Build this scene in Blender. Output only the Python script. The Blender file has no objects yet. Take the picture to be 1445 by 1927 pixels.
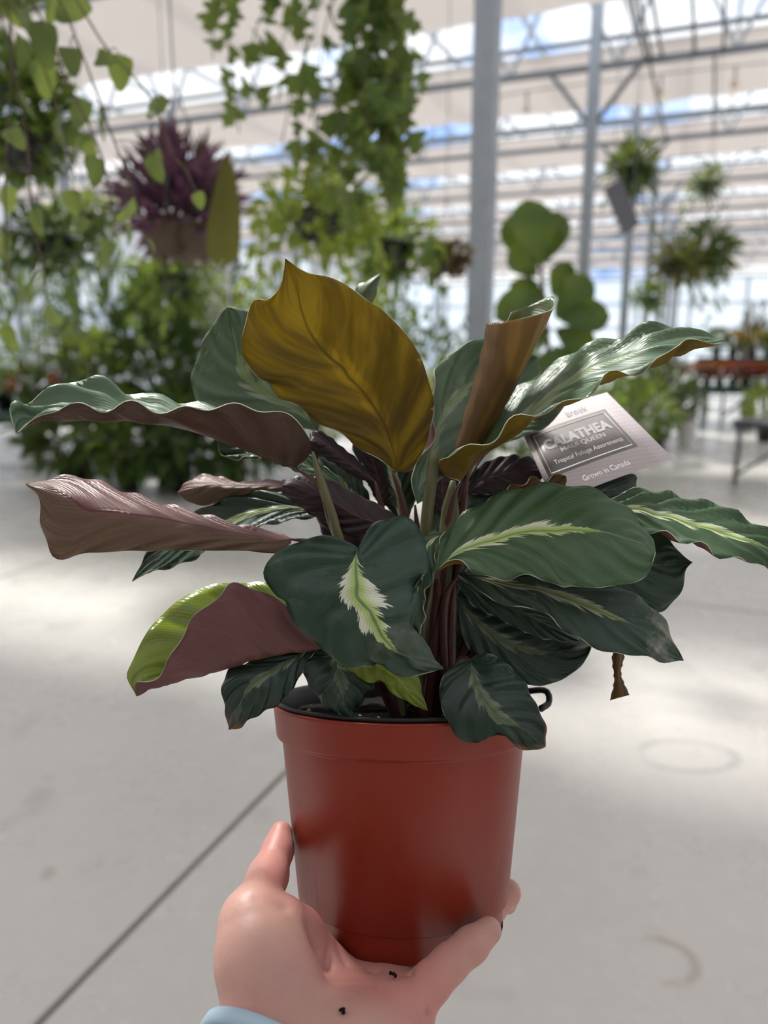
import bpy, bmesh, math, random
import numpy as np
from mathutils import Vector
random.seed(7); rng = np.random.default_rng(7)
sc = bpy.context.scene
COL = sc.collection

# ------------------------------------------------------------------ camera
FPX = 1447.0; PITCH = math.radians(12.6); CAM = np.array([0, 0, 1.58])
FW = np.array([0, math.cos(PITCH), -math.sin(PITCH)]); UP = np.array([0, math.sin(PITCH), math.cos(PITCH)]); RT = np.array([1.0, 0, 0])
cd = bpy.data.cameras.new('camera'); cam = bpy.data.objects.new('camera', cd); COL.objects.link(cam)
cam.location = CAM; cam.rotation_euler = (math.pi / 2 - PITCH, 0, 0)
cd.sensor_fit = 'VERTICAL'; cd.sensor_height = 36; cd.sensor_width = 27; cd.lens = FPX / 1927 * 36
cd.clip_start = 0.01; cd.clip_end = 500
cd.dof.use_dof = True; cd.dof.focus_distance = 0.43; cd.dof.aperture_fstop = 5.2
sc.camera = cam
# ------------------------------------------------------------------ sky, sun, exposure
SUN_DIR = Vector((-0.30, 0.50, 0.81)).normalized()
w = bpy.data.worlds.new('sky'); sc.world = w; w.use_nodes = True
nt = w.node_tree; nt.nodes.clear()
out = nt.nodes.new('ShaderNodeOutputWorld'); bg = nt.nodes.new('ShaderNodeBackground')
tc = nt.nodes.new('ShaderNodeTexCoord'); no = nt.nodes.new('ShaderNodeTexNoise')
no.inputs['Scale'].default_value = 5.5; no.inputs['Detail'].default_value = 6; no.inputs['Roughness'].default_value = .55
rp = nt.nodes.new('ShaderNodeValToRGB')
rp.color_ramp.elements[0].position = .36; rp.color_ramp.elements[0].color = (.16, .42, .95, 1)
rp.color_ramp.elements[1].position = .47; rp.color_ramp.elements[1].color = (1.0, .99, .98, 1)
nt.links.new(tc.outputs['Generated'], no.inputs['Vector']); nt.links.new(no.outputs['Fac'], rp.inputs['Fac'])
nt.links.new(rp.outputs['Color'], bg.inputs['Color']); nt.links.new(bg.outputs[0], out.inputs[0])
bg.inputs['Strength'].default_value = 1.0
sd = bpy.data.lights.new('sun', 'SUN'); sun = bpy.data.objects.new('sun', sd); COL.objects.link(sun)
sd.energy = 6.0; sd.angle = math.radians(9); sd.color = (1, .95, .87)
sun.rotation_euler = SUN_DIR.to_track_quat('Z', 'Y').to_euler(); sun.location = (-3, 5, 12)
sc.view_settings.view_transform = 'Standard'; sc.view_settings.look = 'None'
sc.view_settings.gamma = 1; sc.view_settings.use_curve_mapping = False
sc.view_settings.exposure = 0.42
sc.cycles.use_denoising = True
sc.cycles.max_bounces = 10; sc.cycles.transparent_max_bounces = 12; sc.cycles.caustics_reflective = False; sc.cycles.caustics_refractive = False
sc.cycles.sample_clamp_indirect = 6

# ------------------------------------------------------------------ helpers
def P(px, py, d):
    return CAM + RT * ((px - 722.5) / FPX * d) - UP * ((py - 963.5) / FPX * d) + FW * d
def K(x, y, d):                      # metres right / up of the view axis, depth d
    return CAM + RT * x + UP * y + FW * d
TH = math.radians(22.5)
GD = np.array([math.sin(TH), math.cos(TH), 0]); GC = np.array([math.cos(TH), -math.sin(TH), 0])
def G(c, g, z=0.0): return GC * c + GD * g + np.array([0, 0, z])

def link(o, parent=None):
    COL.objects.link(o)
    if parent is not None: o.parent = parent
    return o
def tag(o, label=None, cat=None, group=None, kind=None):
    if label: o['label'] = label
    if cat: o['category'] = cat
    if group: o['group'] = group
    if kind: o['kind'] = kind
    return o
def mesh_obj(name, v, f, mat=None, parent=None, smooth=True, uv=None):
    me = bpy.data.meshes.new(name)
    me.from_pydata([tuple(map(float, p)) for p in v], [], [tuple(int(i) for i in q) for q in f])
    if smooth: me.polygons.foreach_set('use_smooth', [True] * len(me.polygons))
    if uv is not None:
        l = me.uv_layers.new(name='UVMap'); idx = np.empty(len(me.loops), dtype=np.int32); me.loops.foreach_get('vertex_index', idx)
        l.data.foreach_set('uv', np.asarray(uv, dtype=np.float32)[idx].ravel())
    for m in (mat if isinstance(mat, (list, tuple)) else [mat]):
        if m: me.materials.append(m)
    me.update()
    return link(bpy.data.objects.new(name, me), parent)
def empty(name, loc=(0, 0, 0)):
    o = bpy.data.objects.new(name, None); o.location = tuple(loc); o.empty_display_size = .05; return link(o)
def put(parent, o):                  # parent keeping world coordinates of a mesh built in world space
    o.parent = parent; o.matrix_parent_inverse.identity()
    loc = Vector((0, 0, 0)); p = parent
    while p is not None: loc += Vector(p.location); p = p.parent
    if parent.location.length or parent.parent: o.location = -loc
    return o
def copy_of(o, parent=None):
    c = o.copy(); COL.objects.link(c); c.parent = parent
    return c

class MB:
    def __init__(s): s.v = []; s.f = []
    def add(s, v, f):
        n = len(s.v); s.v += [tuple(p) for p in v]; s.f += [tuple(i + n for i in q) for q in f]; return s
    def box(s, c, sx, sy, sz, ax=None):
        X, Y, Z = ax if ax else (np.array([1, 0, 0]), np.array([0, 1, 0]), np.array([0, 0, 1]))
        c = np.asarray(c, float); v = []
        for k in (-1, 1):
            for j in (-1, 1):
                for i in (-1, 1): v.append(c + X * i * sx / 2 + Y * j * sy / 2 + Z * k * sz / 2)
        return s.add(v, [(0, 2, 3, 1), (4, 5, 7, 6), (0, 1, 5, 4), (2, 6, 7, 3), (0, 4, 6, 2), (1, 3, 7, 5)])
    def bar(s, a, b, w, h=None):
        a = np.asarray(a, float); b = np.asarray(b, float); h = h or w; d = b - a; L = np.linalg.norm(d); d /= L
        r = np.array([0, 0, 1.0]) if abs(d[2]) < .9 else np.array([GC[0], GC[1], 0])
        x = np.cross(d, r); x /= np.linalg.norm(x); y = np.cross(x, d)
        return s.box((a + b) / 2, w, L, h, (x, d, y))
    def tube(s, pts, rad, n=8, cap=True):
        pts = [np.asarray(p, float) for p in pts]; m = len(pts); rad = rad if hasattr(rad, '__len__') else [rad] * m
        v = []; f = []; ref = None
        for i in range(m):
            t = pts[min(i + 1, m - 1)] - pts[max(i - 1, 0)]; t = t / (np.linalg.norm(t) + 1e-12)
            if ref is None: ref = np.array([0, 0, 1.0]) if abs(t[2]) < .9 else np.array([1.0, 0, 0])
            x = ref - t * np.dot(ref, t); x /= np.linalg.norm(x) + 1e-12; ref = x; y = np.cross(t, x)
            for k in range(n):
                a = 2 * math.pi * k / n; v.append(pts[i] + (x * math.cos(a) + y * math.sin(a)) * rad[i])
        for i in range(m - 1):
            for k in range(n): f.append((i * n + k, i * n + (k + 1) % n, (i + 1) * n + (k + 1) % n, (i + 1) * n + k))
        if cap: f += [tuple(range(n))[::-1], tuple((m - 1) * n + k for k in range(n))]
        return s.add(v, f)
    def lathe(s, prof, o=(0, 0, 0), ax=(0, 0, 1), n=32, closed=False):
        o = np.asarray(o, float); z = np.asarray(ax, float); z = z / np.linalg.norm(z)
        x = np.cross(z, [0, 1, 0.0]); x = x / np.linalg.norm(x); y = np.cross(z, x); v = []; f = []
        for r, h in prof:
            for k in range(n):
                a = 2 * math.pi * k / n; v.append(o + z * h + (x * math.cos(a) + y * math.sin(a)) * r)
        for i in range(len(prof) - 1):
            for k in range(n): f.append((i * n + k, i * n + (k + 1) % n, (i + 1) * n + (k + 1) % n, (i + 1) * n + k))
        return s.add(v, f)
    def build(s, name, mat=None, parent=None, smooth=False):
        o = mesh_obj(name, s.v, s.f, mat, None, smooth)
        if parent is not None: put(parent, o)
        return o

def crom(pts, n):
    """smooth curve through points, n samples even in arc length"""
    p = np.asarray(pts, float)
    if len(p) == 2: return p[0] + (p[1] - p[0]) * np.linspace(0, 1, n)[:, None]
    q = np.vstack([2 * p[0] - p[1], p, 2 * p[-1] - p[-2]]); o = []
    for i in range(len(p) - 1):
        a, b, c, d = q[i:i + 4]; t = np.linspace(0, 1, 12, endpoint=False)[:, None]
        o.append(.5 * (2 * b + (c - a) * t + (2 * a - 5 * b + 4 * c - d) * t ** 2 + (3 * b - a - 3 * c + d) * t ** 3))
    o = np.vstack(o + [p[-1:]]); s = np.r_[0, np.cumsum(np.linalg.norm(np.diff(o, axis=0), axis=1))]
    t = np.linspace(0, s[-1], n)
    return np.stack([np.interp(t, s, o[:, k]) for k in range(o.shape[1])], 1)

# ------------------------------------------------------------------ materials
class M:
    """tiny node-graph writer"""
    def __init__(s, name):
        s.m = bpy.data.materials.new(name); s.m.use_nodes = True; s.t = s.m.node_tree; s.t.nodes.clear()
        s.out = s.t.nodes.new('ShaderNodeOutputMaterial')
    def set(s, sock, v):
        if hasattr(v, 'is_linked') or hasattr(v, 'links'): s.t.links.new(v, sock)
        elif isinstance(v, (tuple, list)): sock.default_value = (*v, 1) if len(v) == 3 and sock.type == 'RGBA' else v
        else: sock.default_value = v
    def m_(s, op, a, b=0.0, c=0.0, clamp=False):
        n = s.t.nodes.new('ShaderNodeMath'); n.operation = op; n.use_clamp = clamp
        for i, x in enumerate((a, b, c)): s.set(n.inputs[i], x)
        return n.outputs[0]
    def sstep(s, x, a, b):
        n = s.t.nodes.new('ShaderNodeMapRange'); n.interpolation_type = 'SMOOTHSTEP'
        s.set(n.inputs[0], x); s.set(n.inputs[1], a); s.set(n.inputs[2], b); n.inputs[3].default_value = 0; n.inputs[4].default_value = 1
        return n.outputs[0]
    def mix(s, f, a, b):
        n = s.t.nodes.new('ShaderNodeMix'); n.data_type = 'RGBA'; s.set(n.inputs[0], f); s.set(n.inputs[6], a); s.set(n.inputs[7], b); return n.outputs[2]
    def coord(s, k='Object'): return s.t.nodes.new('ShaderNodeTexCoord').outputs[k]
    def uv(s):
        n = s.t.nodes.new('ShaderNodeSeparateXYZ'); s.t.links.new(s.coord('UV'), n.inputs[0]); return n.outputs[0], n.outputs[1]
    def vec(s, x, y, z=0.0):
        n = s.t.nodes.new('ShaderNodeCombineXYZ')
        for i, q in enumerate((x, y, z)): s.set(n.inputs[i], q)
        return n.outputs[0]
    def noise(s, scale, detail=3, vec=None, rough=.5):
        n = s.t.nodes.new('ShaderNodeTexNoise'); n.inputs['Scale'].default_value = scale; n.inputs['Detail'].default_value = detail
        n.inputs['Roughness'].default_value = rough; s.t.links.new(vec if vec is not None else s.coord(), n.inputs['Vector']); return n.outputs['Fac']
    def bump(s, h, strength=.3, dist=.001):
        n = s.t.nodes.new('ShaderNodeBump'); n.inputs['Strength'].default_value = strength; n.inputs['Distance'].default_value = dist
        s.t.links.new(h, n.inputs['Height']); return n.outputs[0]
    def bsdf(s, col, rough=.5, metal=0.0, spec=.5, normal=None, sss=0, coat=0):
        n = s.t.nodes.new('ShaderNodeBsdfPrincipled'); s.set(n.inputs['Base Color'], col); s.set(n.inputs['Roughness'], rough)
        n.inputs['Metallic'].default_value = metal; s.set(n.inputs['Specular IOR Level'], spec)
        if normal is not None: s.t.links.new(normal, n.inputs['Normal'])
        if sss: n.inputs['Subsurface Weight'].default_value = sss; n.inputs['Subsurface Radius'].default_value = (.008, .003, .0015); n.inputs['Subsurface Scale'].default_value = 1
        if coat: n.inputs['Coat Weight'].default_value = coat
        return n.outputs[0]
    def transl(s, col):
        n = s.t.nodes.new('ShaderNodeBsdfTranslucent'); s.set(n.inputs[0], col); return n.outputs[0]
    def transp(s, col=(1, 1, 1)):
        n = s.t.nodes.new('ShaderNodeBsdfTransparent'); s.set(n.inputs[0], col); return n.outputs[0]
    def smix(s, f, a, b):
        n = s.t.nodes.new('ShaderNodeMixShader'); s.set(n.inputs[0], f); s.t.links.new(a, n.inputs[1]); s.t.links.new(b, n.inputs[2]); return n.outputs[0]
    def done(s, sh): s.t.links.new(sh, s.out.inputs[0]); return s.m
def plain(name, col, rough=.5, metal=0.0, spec=.5, var=.12, scale=30):
    k = M(name); n = k.noise(scale, 3); c = k.mix(n, tuple(x * (1 - var) for x in col), tuple(min(1, x * (1 + var)) for x in col))
    return k.done(k.bsdf(c, rough, metal, spec))
def foliage_mat(name, a, b, transl=.35, rough=.45):
    k = M(name); g = k.t.nodes.new('ShaderNodeNewGeometry'); c = k.mix(g.outputs['Random Per Island'], a, b)
    oi = k.t.nodes.new('ShaderNodeObjectInfo'); c = k.mix(k.m_('MULTIPLY', oi.outputs['Random'], .45), c, b)
    t = k.mix(.5, c, (.55, .65, .08))
    return k.done(k.smix(transl, k.bsdf(c, rough, 0, .4), k.transl(t)))

def leaf_top(name, dark, light, feather=1.0, fw=.17, rough=.38, tr=.12, lime=(.42, .56, .13), pale=(.78, .80, .66), dust=.15, brown=0.0, spec=.5, tcol=(.35, .5, .08), tm=.5, blot=0.0):
    k = M(name); x, y = k.uv(); a = k.m_('ABSOLUTE', k.m_('MULTIPLY_ADD', x, 2, -1)); side = k.m_('MULTIPLY', k.m_('GREATER_THAN', x, .5), 7.3)
    s_ = k.m_('MULTIPLY_ADD', a, -.30, y)                       # constant along each side vein
    vein = k.m_('SINE', k.m_('MULTIPLY', s_, 2 * math.pi * 9)); fine = k.m_('SINE', k.m_('MULTIPLY', s_, 2 * math.pi * 60))
    oi = k.t.nodes.new('ShaderNodeObjectInfo'); rnd = k.m_('MULTIPLY', oi.outputs['Random'], 40)
    n1 = k.noise(1, 2, k.vec(k.m_('MULTIPLY', s_, 7), k.m_('ADD', side, rnd)))
    big = k.noise(3.2, 4, k.vec(k.m_('ADD', x, rnd), y))
    c = k.mix(k.m_('MULTIPLY_ADD', vein, .18, big, clamp=True), dark, light)
    if blot:
        bl = k.noise(1, 3, k.vec(k.m_('MULTIPLY_ADD', s_, 9, rnd), k.m_('MULTIPLY', x, 3.2)), .6); c = k.mix(k.m_('MULTIPLY', k.m_('MULTIPLY', k.sstep(bl, .545, .565), k.m_('SUBTRACT', 1, k.sstep(a, .35, .6))), blot), c, (.008, .035, .010))
    # feather: barbs of uneven length left and right of the midrib
    sf = k.m_('MULTIPLY_ADD', a, -.62, y)
    tooth = k.noise(1, 1, k.vec(k.m_('MULTIPLY', sf, 75), side)); clump = k.noise(1, 1, k.vec(k.m_('MULTIPLY', sf, 11), k.m_('ADD', side, rnd)))
    env = k.m_('MULTIPLY', k.sstep(y, .02, .16), k.m_('SUBTRACT', 1, k.sstep(y, .52, .80)))
    wd = k.m_('MULTIPLY', k.m_('MULTIPLY', env, fw * 2), k.m_('ADD', k.m_('MULTIPLY_ADD', tooth, 1.0, -.2), k.m_('MULTIPLY_ADD', clump, 1.8, -.62)))
    edge = k.m_('SUBTRACT', wd, a)
    mask = k.m_('MULTIPLY', k.sstep(edge, -.006, .012), feather)
    fc = k.mix(k.sstep(a, .02, .15), lime, pale)
    fc = k.mix(k.m_('MULTIPLY', k.m_('GREATER_THAN', k.m_('SINE', k.m_('MULTIPLY', sf, 2 * math.pi * 42)), .88), .55), fc, (.25, .42, .12))
    c = k.mix(mask, c, fc)
    rib = k.m_('SUBTRACT', 1, k.sstep(a, .008, .028)); c = k.mix(k.m_('MULTIPLY', rib, .8), c, tuple(min(1, q * 1.7 + .02) for q in light))
    d = k.noise(22, 5, k.coord('Object'), .7); c = k.mix(k.m_('MULTIPLY', k.sstep(d, .54, .75), dust), c, (.55, .54, .46))
    if brown:
        br = k.m_('MULTIPLY', k.sstep(k.m_('ADD', k.m_('MULTIPLY_ADD', big, .5, k.m_('MULTIPLY', y, .75)), k.m_('MULTIPLY', a, .2)), 1.0, 1.12), brown); c = k.mix(br, c, (.20, .09, .025))
    h = k.m_('MULTIPLY_ADD', fine, .12, k.m_('MULTIPLY_ADD', rib, -.8, vein))
    ro = k.m_('MULTIPLY_ADD', d, .25, rough - .1)
    return k.done(k.smix(tr, k.bsdf(c, ro, 0, spec, k.bump(h, .35, .0008)), k.transl(k.mix(tm, c, tcol))))
def leaf_under(name, a_, b_, tr=.25, tcol=(.5, .2, .12), fleck=.0, rough=.42, rib=(.13, .03, .04), roll=False, side=None):
    k = M(name); x, y = k.uv(); a = k.m_('ABSOLUTE', k.m_('MULTIPLY_ADD', x, 2, -1)); s_ = k.m_('MULTIPLY_ADD', a, -.30, y)
    if roll: s_ = k.m_('MULTIPLY_ADD', x, 1.1, k.m_('MULTIPLY', y, .16)); a = k.m_('ABSOLUTE', k.m_('MULTIPLY_ADD', x, 2, -.12))
    oi = k.t.nodes.new('ShaderNodeObjectInfo'); rnd = k.m_('MULTIPLY', oi.outputs['Random'], 40)
    vein = k.m_('SINE', k.m_('MULTIPLY', s_, 2 * math.pi * 9)); fine = k.m_('SINE', k.m_('MULTIPLY', s_, 2 * math.pi * 46))
    n = k.noise(1, 3, k.vec(k.m_('MULTIPLY', s_, 8), k.m_('MULTIPLY_ADD', x, 1.5, rnd)))
    f = k.m_('MULTIPLY_ADD', fine, .05, k.m_('MULTIPLY_ADD', vein, .07, n), clamp=True)
    c = k.mix(f, a_, b_)
    if side: c = k.mix(k.m_('MULTIPLY', k.sstep(x, .42, .62), .85), c, side)
    r = k.m_('SUBTRACT', 1, k.sstep(a, .012, .035)); c = k.mix(r, c, rib)
    tcc = k.mix(k.sstep(n, .42, .62), tuple(q * .5 for q in tcol), tcol)
    if fleck:
        fl = k.noise(55, 3, k.vec(x, y), .6); m = k.m_('MULTIPLY', k.sstep(fl, .66, .69), k.sstep(k.m_('ADD', a, k.m_('MULTIPLY', y, .5)), .65, 1.2)); c = k.mix(k.m_('MULTIPLY', m, fleck), c, (.45, .52, .06))
    tcc = k.mix(k.m_('MULTIPLY', r, .7), tcc, tuple(q * .35 for q in tcol))
    return k.done(k.smix(tr, k.bsdf(c, rough, 0, .4, k.bump(k.m_('MULTIPLY_ADD', fine, .25, k.m_('MULTIPLY_ADD', r, 1.6, vein)), .35, .0008)), k.transl(tcc)))

MT = {}
MT['steel'] = plain('galvanised_steel', (.36, .40, .44), .45, .35, .5, .18, 9)
MT['steel_dark'] = plain('dull_steel', (.20, .215, .23), .5, .3, .5, .15, 9)
k = M('shade_fabric'); n = k.noise(1.1, 4); cc = k.mix(n, (.74, .69, .66), (.84, .80, .77))
MT['cloth'] = k.done(k.smix(.55, k.bsdf(cc, .9, 0, .1), k.transl((.76, .72, .70))))
k = M('roof_pane'); MT['pane'] = k.done(k.smix(.10, k.transp((.96, .98, 1)), k.smix(.5, k.bsdf((.75, .8, .85), .3), k.transl((.9, .93, .97)))))
k = M('wall_panel'); MT['wallpane'] = k.done(k.smix(.55, k.transp((.9, .95, 1)), k.smix(.6, k.bsdf((.7, .74, .78), .4), k.transl((.85, .9, .95)))))
k = M('concrete'); o_ = k.t.nodes.new('ShaderNodeNewGeometry').outputs['Position']; n1 = k.noise(1.3, 6, o_, .6); n2 = k.noise(14, 5, o_, .65); n3 = k.noise(3.5, 3, o_)
c = k.mix(n1, (.50, .48, .445), (.68, .66, .625)); c = k.mix(k.m_('MULTIPLY', k.sstep(n2, .42, .72), .35), c, (.66, .64, .60))
c = k.mix(k.m_('MULTIPLY', k.sstep(n3, .60, .74), .35), c, (.33, .33, .33))
n5 = k.noise(4.2, 2, o_); c = k.mix(k.m_('MULTIPLY', k.sstep(n5, .71, .76), .4), c, (.34, .25, .18))
sx = k.t.nodes.new('ShaderNodeSeparateXYZ'); k.t.links.new(o_, sx.inputs[0])
def floor_pt(px, py):
    r = RT * ((px - 722.5) / FPX) - UP * ((py - 963.5) / FPX) + FW; return CAM + r * (-CAM[2] / r[2])
def ring(px, py, rx, ry, wd, lo_x):                                  # curved stain on the concrete, metres
    q = floor_pt(px, py); dx = k.m_('MULTIPLY', k.m_('SUBTRACT', sx.outputs[0], float(q[0])), 1 / rx); dy = k.m_('MULTIPLY', k.m_('SUBTRACT', sx.outputs[1], float(q[1])), 1 / ry)
    d = k.m_('SQRT', k.m_('ADD', k.m_('MULTIPLY', dx, dx), k.m_('MULTIPLY', dy, dy))); m = k.m_('SUBTRACT', 1, k.sstep(k.m_('ABSOLUTE', k.m_('SUBTRACT', k.m_('MULTIPLY_ADD', n1, .2, d), 1.1)), 0, wd))
    return k.m_('MULTIPLY', k.m_('MULTIPLY', m, k.sstep(dx, lo_x, lo_x + .5)), k.sstep(n2, .25, .6))
c = k.mix(k.m_('MULTIPLY', ring(1245, 1808, .085, .075, .30, -.5), .55), c, (.33, .24, .18)); c = k.mix(k.m_('MULTIPLY', ring(1290, 1422, .19, .115, .22, -1.1), .5), c, (.24, .25, .27))
MT['concrete'] = k.done(k.bsdf(c, k.m_('MULTIPLY_ADD', n1, .22, .16), 0, .5, k.bump(n2, .06, .002)))
MT['joint'] = plain('joint_filler', (.20, .20, .20), .7)
MT['green_metal'] = plain('dark_green_paint', (.012, .05, .042), .4, 0, .5)
MT['black'] = plain('black_plastic', (.012, .012, .013), .32, 0, .5)
MT['terracotta'] = None
k = M('terracotta_plastic'); n = k.noise(9, 4); sp = k.noise(160, 2)
c = k.mix(n, (.215, .023, .010), (.245, .029, .012)); c = k.mix(k.m_('MULTIPLY', k.sstep(sp, .77, .80), .6), c, (.5, .30, .2))
MT['terracotta'] = k.done(k.bsdf(c, k.m_('MULTIPLY_ADD', n, .06, .33), 0, .32, k.bump(k.noise(40, 3), .03, .001)))
k = M('potting_soil'); n = k.noise(180, 6, None, .7); MT['soil'] = k.done(k.bsdf(k.mix(n, (.002, .0015, .0015), (.014, .010, .007)), .95, 0, .2, k.bump(n, 1, .004)))
MT['perlite'] = plain('perlite', (.62, .60, .55), .9)
k = M('skin'); n = k.noise(38, 4, None, .6); n2 = k.noise(13, 3); n3 = k.noise(420, 2)
c = k.mix(k.sstep(n2, .35, .65), (.49, .285, .235), (.50, .215, .185)); c = k.mix(k.m_('MULTIPLY', k.sstep(n, .5, .75), .3), c, (.36, .20, .22))
MT['skin'] = k.done(k.bsdf(c, .48, 0, .4, k.bump(k.m_('MULTIPLY_ADD', n, .6, n3), .25, .0006), sss=.12))
MT['strap'] = plain('blue_silicone', (.36, .49, .58), .55, 0, .4, .05)
MT['card'] = None
k = M('tag_card'); o_ = k.coord('UV'); wv = k.t.nodes.new('ShaderNodeTexWave'); wv.wave_type = 'RINGS'; wv.inputs['Scale'].default_value = 7; wv.inputs['Distortion'].default_value = 3; wv.inputs['Detail'].default_value = 2
sb_ = k.t.nodes.new('ShaderNodeVectorMath'); sb_.inputs[1].default_value = (-.92, -.12, 0); k.t.links.new(o_, sb_.inputs[0]); k.t.links.new(sb_.outputs[0], wv.inputs['Vector']); c = k.mix(k.m_('MULTIPLY', k.sstep(wv.outputs['Fac'], .86, 1.0), .30), (.76, .69, .70), (.42, .36, .37))
MT['card'] = k.done(k.bsdf(c, .38, 0, .5))
MT['card_grey'] = plain('tag_panel_grey', (.33, .305, .30), .38, 0, .5, .04)
MT['ink'] = plain('white_print', (.88, .87, .90), .45, 0, .4, .02)
MT['white_plastic'] = plain('white_plastic', (.72, .72, .70), .45)
MT['grey_plastic'] = plain('grey_plastic', (.13, .13, .15), .5)
MT['bark'] = plain('stem_brown', (.11, .075, .05), .8)
MT['rimpale'] = plain('leaf_edge', (.42, .46, .33), .5, 0, .4, .05)
MT['rimdark'] = plain('leaf_edge_dark', (.16, .15, .09), .5, 0, .4, .05)
MT['petiole_purple'] = plain('petiole_purple', (.070, .026, .022), .4, 0, .5, .3, 60)
MT['petiole_green'] = plain('petiole_green', (.125, .125, .055), .42, 0, .5, .3, 60)
F_ = foliage_mat
MT['f_ivy'] = F_('ivy_leaf', (.045, .10, .025), (.11, .19, .05), .35)
MT['f_vine'] = F_('vine_leaf', (.035, .085, .03), (.10, .15, .055), .3)
MT['f_lime'] = F_('lime_leaf', (.13, .22, .03), (.33, .40, .08), .45)
MT['f_mid'] = F_('mid_green_leaf', (.03, .085, .02), (.12, .21, .05), .35)
MT['f_dark'] = F_('dark_green_leaf', (.012, .04, .016), (.05, .11, .035), .25)
MT['f_blue'] = F_('blue_green_leaf', (.05, .09, .07), (.20, .26, .22), .25)
MT['f_purple'] = F_('purple_leaf', (.07, .008, .08), (.22, .04, .20), .25)
MT['f_wine'] = F_('wine_leaf', (.05, .012, .02), (.14, .04, .05), .3)
MT['f_fig'] = F_('fig_leaf', (.018, .055, .006), (.035, .085, .010), .18, .4)
MT['f_red'] = F_('red_petal', (.40, .006, .012), (.58, .02, .025), .2)
MT['f_pink'] = F_('pink_petal', (.30, .015, .06), (.45, .05, .10), .2)
MT['f_orange'] = F_('orange_petal', (.6, .20, .02), (.7, .38, .03), .3)
MT['f_brown'] = F_('bronze_leaf', (.09, .045, .02), (.12, .11, .03), .4)

# ------------------------------------------------------------------ greenhouse shell
ground = MB().box((0, 0, -.20), 400, 400, .2).build('ground', plain('gravel_ground', (.42, .42, .38), .9)); tag(ground, kind='structure')
base = MB().box(G(6, 22, -.045), 60, 62, .05, (GC, GD, np.array([0, 0, 1.]))).build('floor', MT['joint']); tag(base, kind='structure')
SL = None; GAP = .022
for i in range(-7, 8):
    for j in range(-1, 10):
        c0, g0 = -1.34 + 3.0 * i, .36 + 4.5 * j
        if SL is None:
            x, y = 1.5 - GAP / 2, 2.25 - GAP / 2; b = .008; mb = MB()
            v = [G(sx * xx, sy * yy, z) for z, xx, yy in ((-.02, x, y), (-.004, x, y), (0, x - b, y - b)) for sx, sy in ((-1, -1), (1, -1), (1, 1), (-1, 1))]
            f = [(8, 9, 10, 11)] + [(4 * q + a, 4 * q + (a + 1) % 4, 4 * q + 4 + (a + 1) % 4, 4 * q + 4 + a) for q in (0, 1) for a in range(4)]
            SL = mesh_obj('slab', v, f, MT['concrete'], base, False); o = SL
        else: o = copy_of(SL, base)
        o.location = tuple(G(c0 + 1.5, g0 + 2.25, 0))

ORD = ['nearest', 'second', 'third', 'fourth', 'fifth', 'sixth', 'seventh', 'eighth', 'ninth', 'tenth', 'eleventh', 'twelfth', 'thirteenth']
ZC, ZB, ZT = 4.81, 4.54, 5.75
TG = [2.43 + 3.59 * i for i in range(11)]
C0, C1 = -24, 32
COLS = [(-1.68, 6.02, .165), (-1.44, 9.61, .125), (-1.31, 13.2, .125)]
def column(c, g, w, label):
    t = empty('steel_column', G(c, g)); tag(t, label, 'column', 'greenhouse steel columns')
    MB().bar(G(c, g, 0), G(c, g, ZT), w).build('post', MT['steel'], t)
    MB().box(G(c, g, .008), w + .14, w + .14, .016, (GC, GD, np.array([0, 0, 1.]))).build('base_plate', MT['steel_dark'], t)
    b = MB(); b.bar(G(c - .5, g, ZB - .0), G(c, g, ZB - .62), .05).build('knee_brace', MT['steel_dark'], t)
    MB().bar(G(c + .5, g, ZB - .0), G(c, g, ZB - .62), .05).build('knee_brace', MT['steel_dark'], t)
    return t
cl = ['wide grey steel column standing right behind the plant', 'grey steel column, second back from the camera, beside the fig leaves', 'slim grey steel column, third back, under the dark hanging board']
for (c, g, w_), l in zip(COLS, cl): column(c, g, w_, l)
for i, g in enumerate(TG[4:9]): column(-1.25, g, .125, 'far grey steel column, %s back along the middle row' % ORD[i + 3])
for i, g in enumerate(TG[2:9]): column(-9.2, g, .125, 'grey steel column of the left row, %s from the camera' % ORD[i])
for i, g in enumerate(TG[3:9]): column(6.4, g, .125, 'grey steel column of the right row, %s from the camera' % ORD[i])

webm = None
for i, g in enumerate(TG):
    t = empty('roof_truss', G(0, g, ZB)); tag(t, '%s roof truss of grey lattice steel counted from the camera' % ORD[i], 'truss', 'roof trusses')
    MB().bar(G(C0, g, ZB), G(C1, g, ZB), .065).build('bottom_chord', MT['steel_dark'], t)
    MB().bar(G(C0, g, ZT), G(C1, g, ZT), .065).build('top_chord', MT['steel_dark'], t)
    MB().bar(G(C0, g + .03, ZC + .01), G(C1, g + .03, ZC + .01), .045).build('cloth_rail', MT['steel_dark'], t)
    step = 1.2; n = int((C1 - C0) / step)
    for q in range(n):
        if i > 6 and (q < 10): continue
        if webm is None:
            web = MB().bar((0, 0, 0), GC * step / 2 + np.array([0, 0, ZT - ZB]), .035).build('web_brace', MT['steel'])
            web2 = MB().bar((0, 0, ZT - ZB), GC * step / 2, .035).build('web_brace', MT['steel'])
            web.parent = t; web2.parent = t; webm = (web, web2); a, b = web, web2
        else: a, b = copy_of(webm[0], t), copy_of(webm[1], t)
        a.location = tuple(GC * (C0 + q * step)); b.location = tuple(GC * (C0 + q * step + step / 2))
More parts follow.
